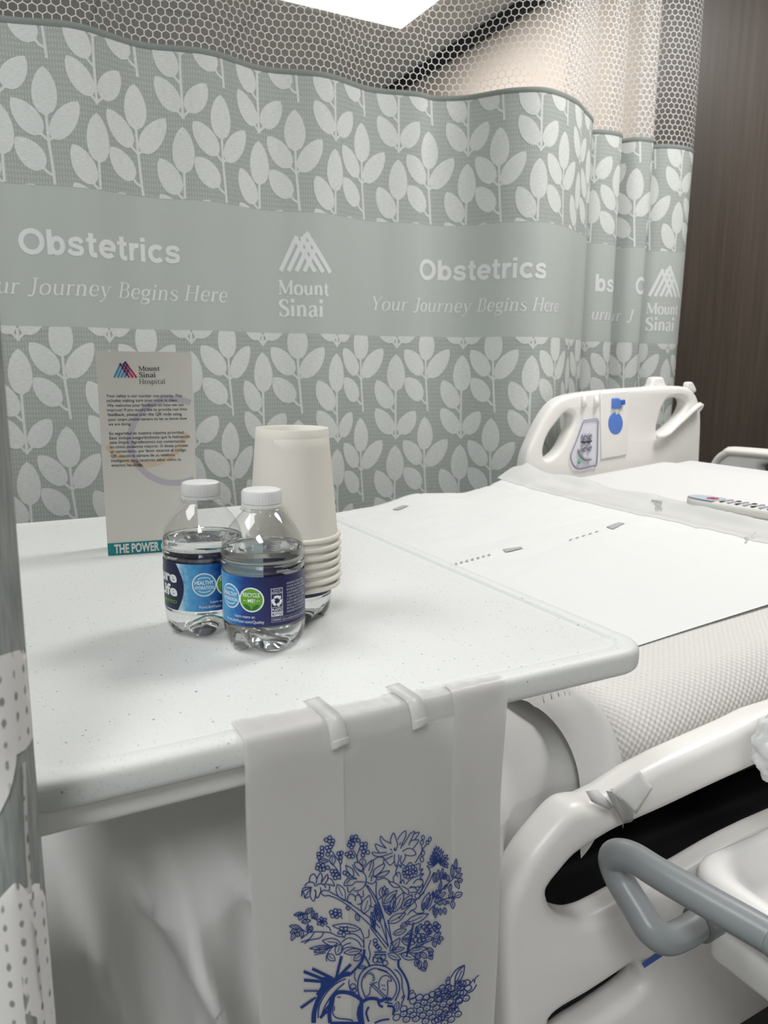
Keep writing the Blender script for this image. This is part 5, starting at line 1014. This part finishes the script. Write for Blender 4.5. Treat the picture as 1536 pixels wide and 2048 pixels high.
# basket rim, bread, apple, fern
line(many(A5, (470, 1440), (480, 1280), (560, 1060), (700, 900), (860, 780), (980, 750)), 9.5); line(many(A5, (530, 1370), (550, 1200), (640, 1030), (780, 890), (920, 820)), 3.0); line(many(A5, (580, 1330), (640, 1180), (760, 1010), (900, 880)), 3.2); line(many(A5, (600, 1300), (680, 1200), (700, 1160)), 4.5); line(many(A5, (560, 1370), (640, 1290), (690, 1290)), 6.0)
line(many(A5, (700, 1440), (690, 1300), (720, 1120), (790, 1020), (920, 1010), (1040, 1050), (1140, 1130), (1110, 1240), (1100, 1340), (1140, 1460)), 8.0); line(many(A5, (760, 1090), (740, 1200), (740, 1310), (800, 1370), (960, 1390), (1020, 1410)), 3.0); line(many(A5, (700, 1440), (1120, 1440)), 6.0, sm=1); line(many(A5, (800, 1078), (850, 1078)), 2.6, sm=1); line(many(A5, (760, 1200), (760, 1270)), 2.4, sm=1)
line(many(A5, (1140, 1150), (1230, 1100), (1340, 1100), (1400, 1130), (1480, 1100), (1560, 1110)), 7.0); line(many(A5, (1160, 1460), (1140, 1330), (1140, 1180)), 7.0); line(many(A5, (1370, 1130), (1390, 1190), (1440, 1215)), 5.2); line(many(A5, (1240, 1210), (1205, 1300), (1240, 1420)), 4.2); line(many(A5, (1460, 1150), (1530, 1160)), 3.6, sm=1); line(many(A5, (1320, 1440), (1420, 1400), (1530, 1385)), 4.0)
line(many(A6, (240, 1200), (330, 1220), (320, 1330)), 5.0); line(many(A6, (220, 1150), (320, 1170)), 3.0, sm=1)
def fern(p, q, w_=5.0, n=11, dark=True):
    p = np.array(p); q = np.array(q); d = (q-p)/np.hypot(*(q-p)); m_ = np.array([-d[1], d[0]]); line([tuple(p), tuple(q)], w_ if dark else 2.4, sm=1)
    for k in range(n):
        c = p+(q-p)*(0.15+0.85*k/n)
        for s in (1, -1): line([tuple(c), tuple(c+d*4.0+m_*s*3.6)], [2.8, 0.6] if dark else [2.0, 0.6], sm=1)
fern(A5(785, 800), A5(860, 505)); fern(A5(820, 790), A5(990, 620)); fern(A5(740, 820), A5(450, 680), 6); fern(A5(640, 840), A5(330, 720), 6); fern(A5(590, 860), A5(335, 840), 6); fern(A5(560, 990), A5(330, 990), 3, 7, False); fern(A5(500, 1080), A5(290, 1230), 4)
fill([A5(*p) for p in ((560, 800), (700, 790), (760, 850), (640, 1000), (540, 1060), (500, 1040), (570, 930))])
# grapes
for i in range(9):
    for j in range(6):
        bx = 470+i*95+j*38; by = 1310-i*52+j*66+14*math.sin(i*2+j)
        if by < 1440 and bx < 1200+(i*30) and not (i > 6 and j > 3): circ(A6(bx, by), 50*SC, 2.7, 38*SC, -0.5); line(many(A6, (bx-16, by+14), (bx+10, by+2)), 2.0, sm=1)
for bx, by in ((600, 1130), (690, 1080), (790, 1080), (870, 1040), (950, 1000), (1010, 950), (1090, 940), (1230, 920), (1290, 890), (1350, 880), (1370, 950), (1260, 1020), (1240, 1120), (1110, 1040), (1150, 1040), (1040, 1060), (960, 1100), (1150, 1230), (1180, 1200), (590, 1060), (370, 1360), (470, 1240), (950, 1390), (1040, 1310)): circ(A6(bx, by), 52*SC, 2.7, 40*SC, -0.6)
lf(A6(1190, 900), A6(1320, 630), 90*SC, True, 2.8); lf(A6(1080, 920), A6(1100, 790), 60*SC, False); line(many(A6, (1060, 850), (1110, 830), (1200, 700), (1320, 630)), 2.8); line(many(A6, (1350, 1030), (1440, 980), (1490, 900)), 2.6); line(many(A6, (1400, 890), (1450, 830), (1460, 880), (1470, 820), (1520, 770)), 2.4); lf(A6(340, 1290), A6(400, 1140), 70*SC); line(many(A6, (430, 1200), (490, 1050)), 3.0, sm=1); line(many(A6, (550, 1010), (590, 980), (620, 1000)), 2.4)
# right sprays
for p, q, w_ in (((280, 440), (420, 250), 90), ((300, 430), (480, 390), 70), ((250, 470), (430, 550), 90), ((320, 200), (510, 130), 80), ((420, 100), (560, 20), 60), ((440, 290), (630, 330), 90), ((460, 260), (640, 220), 90), ((430, 480), (640, 540), 100), ((540, 440), (800, 390), 90), ((630, 190), (720, 50), 60), ((660, 170), (650, 90), 40), ((630, 390), (760, 310), 60), ((770, 290), (870, 240), 70), ((880, 270), (990, 170), 60), ((960, 260), (1030, 260), 60), ((890, 290), (910, 380), 60), ((950, 270), (970, 340), 50), ((790, 400), (890, 440), 60), ((820, 450), (880, 500), 60), ((830, 490), (870, 550), 60), ((700, 460), (800, 530), 70), ((630, 480), (700, 540), 60), ((660, 540), (640, 650), 60), ((690, 560), (690, 690), 60), ((770, 560), (780, 690), 50), ((700, 660), (780, 710), 50), ((790, 220), (840, 130), 50), ((810, 200), (870, 150), 40), ((510, 520), (610, 30), 30)): lf(A6(*p), A6(*q), w_*SC, True, 2.6)
for c in ((680, 220), (735, 225), (640, 275), (690, 285), (740, 265), (800, 50), (760, 100), (830, 90), (790, 130), (920, 60), (910, 110), (950, 90), (930, 140)): circ(A6(*c), 34*SC, 3.0)
line(many(A6, (400, 480), (540, 430), (700, 350), (900, 270))); line(many(A6, (440, 270), (600, 110)), 2.6, sm=1); line(many(A6, (280, 330), (420, 250)), 2.6); line(many(A6, (60, 450), (230, 450)), 2.8, sm=1); line(many(A6, (60, 480), (230, 480)), 2.8, sm=1); line(many(A6, (200, 0), (250, 380)), 2.8, sm=1); line(many(A6, (250, 0), (310, 330)), 2.8, sm=1); line(many(A6, (0, 100), (230, 400)), 2.8, sm=1); line(many(A6, (20, 60), (250, 360)), 2.8, sm=1)
art.build('flower_print', M_bluepr, bag, smooth=False)

# tape strips holding the bag
def tape(name, pts, w_dir, w_, m, label):
    V = []
    for p in pts: p = np.array(p); V += [tuple(p-w_dir*w_/2), tuple(p+w_dir*w_/2)]
    F = [(2*i, 2*i+1, 2*i+3, 2*i+2) for i in range(len(pts)-1)]
    o = mesh(name, V, F, m); s = o.modifiers.new('thickness', 'SOLIDIFY'); s.thickness = 0.0003; return tag(o, label, 'tape')
for (pa, pe, pb), lb in ((((622, 1398), (652, 1438), (682, 1478)), 'left strip of clear tape holding the bag to the table edge'), (((784, 1370), (812, 1402), (842, 1438)), 'right strip of clear tape holding the bag to the table edge')):
    a = at_z(*pa, TZ+0.0026); b = at_y(*pb, YG-0.0065); xs = lambda k: a[0]+(b[0]-a[0])*k
    tape('tape_strip', smooth_path([a, (xs(0.35), TY0+0.004, TZ+0.0030), (xs(0.5), TY0-0.0035, TZ+0.0022), (xs(0.62), TY0-0.0085, TZ-0.004), (xs(0.75), YG-0.0065, TZ-0.013), b], 5), np.array([1.0, 0.15, 0.0]), 0.0112, M_clear, lb)

# ------------------------------------------------------------------ bits on the near rail
P = [c6([q], YN-0.012)[0] for q in ((705, 605), (860, 500), (930, 590), (842, 730))]
V, F = grid(8, 8, lambda a, b: (P[0]*(1-a)*(1-b)+P[1]*a*(1-b)+P[2]*a*b+P[3]*(1-a)*b)+np.array([0, -0.003*math.sin(PI*a)*math.sin(PI*b), 0])); o = mesh('tape_piece', V, F, M_tape); o.modifiers.new('thickness', 'SOLIDIFY').thickness = 0.0006; tag(o, 'white square of paper tape stuck on the near bed rail', 'tape')
P = [c6([q], YN-0.0095)[0] for q in ((690, 615), (722, 600), (838, 735), (770, 800))]
V, F = grid(10, 10, lambda a, b: (P[0]*(1-a)*(1-b)+P[1]*a*(1-b)+P[2]*a*b+P[3]*(1-a)*b)+np.array([0, -0.004*math.sin(PI*b)+0.002*math.sin(8*a+6*b), 0])); o = mesh('torn_tape', V, F, M_tapeg); o.modifiers.new('thickness', 'SOLIDIFY').thickness = 0.0006; tag(o, 'torn grey tape hanging below the white tape on the near bed rail', 'tape')
P = [c6([q], YN-0.010)[0] for q in ((580, 610), (640, 600), (725, 690), (700, 705), (610, 660))]
V = list(P)+[np.mean(P, axis=0)+np.array([0, -0.006, 0])]; o = mesh('sheet_scrap', V, [(5, i, (i+1) % 5) for i in range(5)], M_sheet); o.modifiers.new('thickness', 'SOLIDIFY').thickness = 0.0006; tag(o, 'small pulled corner of white sheet beside the torn grey tape', 'sheet')
cc = at_y(1566, 1492, 0.405); bm = bmesh.new(); bmesh.ops.create_icosphere(bm, subdivisions=5, radius=1.0)
for v in bm.verts:
    d = v.co.normalized(); a = math.atan2(d.z, d.x); k = 1+0.10*math.sin(9*a+3*noise.noise(d*2))*abs(d.y)**0.3+0.13*(noise.noise(d*3.1))+0.05*noise.noise(d*9)
    v.co = d*k*0.031; v.co.z *= 1.12; v.co.y *= 0.7
V, F = bm_out(bm); tag(mesh('crumpled_bag', [np.array(v)+cc for v in V], F, M_crinkle), 'crumpled clear plastic bag bunched on the near bed rail at right', 'bag')

# ------------------------------------------------------------------ cart with grey handle at lower right
ZT = 0.69
cart = thing('equipment_cart', 'white plastic cart with grey tubular push handle beside the near bed rail', 'cart', (0.66, 0.30, 0))
pl = at_z(1372, 1704, ZT); X0 = float(pl[0])+0.012; Y1c = float(pl[1]); X0 = 0.512; Y1c = 0.408; Xc1, Y0c = 1.0, -0.05
prf = [(0.050, -0.022), (0.034, -0.019), (0.026, -0.010), (0.021, -0.002), (0.015, 0.0), (0.007, -0.001), (0.002, -0.005), (0.0, -0.012), (0.001, -0.030), (0.004, -0.032)]
V = []; F = []
for d, dz in prf:
    for x, y in rrect(X0+d, Xc1-d, Y0c+d, Y1c-d, max(0.035-d*0.2, 0.02)): V.append((x, y, ZT+dz))
for j in range(len(prf)-1):
    for k in range(N): F.append((j*N+(k+1) % N, j*N+k, (j+1)*N+k, (j+1)*N+(k+1) % N))
F.append(tuple(range(N))); F.append(tuple((len(prf)-1)*N+k for k in range(N-1, -1, -1)))
mesh('tray', V, F, M_plastic2, cart, auto=60)
mesh('skirt', *rbox((X0+0.035, Y1c-0.068, ZT-0.057), (0.05, 0.080, 0.046), 0.008), M_plastic2, cart, auto=40)
mesh('drawer', *rbox((X0+0.055, Y1c-0.195, ZT-0.067), (0.07, 0.150, 0.062), 0.010), M_lav, cart, auto=40)
mesh('body', *rbox(((X0+Xc1)/2+0.06, (Y0c+Y1c)/2, 0.38), (Xc1-X0-0.2, Y1c-Y0c-0.08, 0.50), 0.02), M_plastic2, cart, auto=40)
for cx in (X0+0.18, Xc1-0.08):
    for cy in (Y0c+0.07, Y1c-0.07): V, F = lathe([(0, -0.015), (0.05, -0.015), (0.055, 0), (0.05, 0.015), (0, 0.015)], 24); mb = MB(); mb.add([(cx+p[0], cy+p[2], 0.055+p[1]) for p in V], F); mb.add(*box((cx, cy, 0.11), (0.03, 0.05, 0.06))); mb.build('caster', M_greyd, cart, auto=40)
hp = [at_z(1600, 1917, 0.735), at_z(1536, 1872, 0.735), at_z(1420, 1806, 0.735), at_z(1320, 1748, 0.735), at_z(1268, 1716, 0.735), at_z(1236, 1708, 0.731), at_z(1226, 1722, 0.720), at_z(1240, 1760, 0.706), at_z(1275, 1818, 0.692), at_z(1300, 1858, 0.683), at_z(1330, 1878, 0.676), at_z(1365, 1868, 0.673), at_z(1398, 1848, 0.672)]
hp.insert(0, hp[0]+np.array([0.01, -0.12, 0.0]))
mesh('push_handle', *tube(smooth_path(hp, 8), 0.0117, 24), M_grey, cart)
e = hp[-1]; d_ = hp[-1]-hp[-2]; d_ /= np.linalg.norm(d_); mesh('handle_socket', *tube([e-d_*0.003, e-d_*0.001, e+d_*0.014, e+d_*0.018], [0.0125, 0.0145, 0.0145, 0.0145], 24), M_greyd, cart, auto=40)
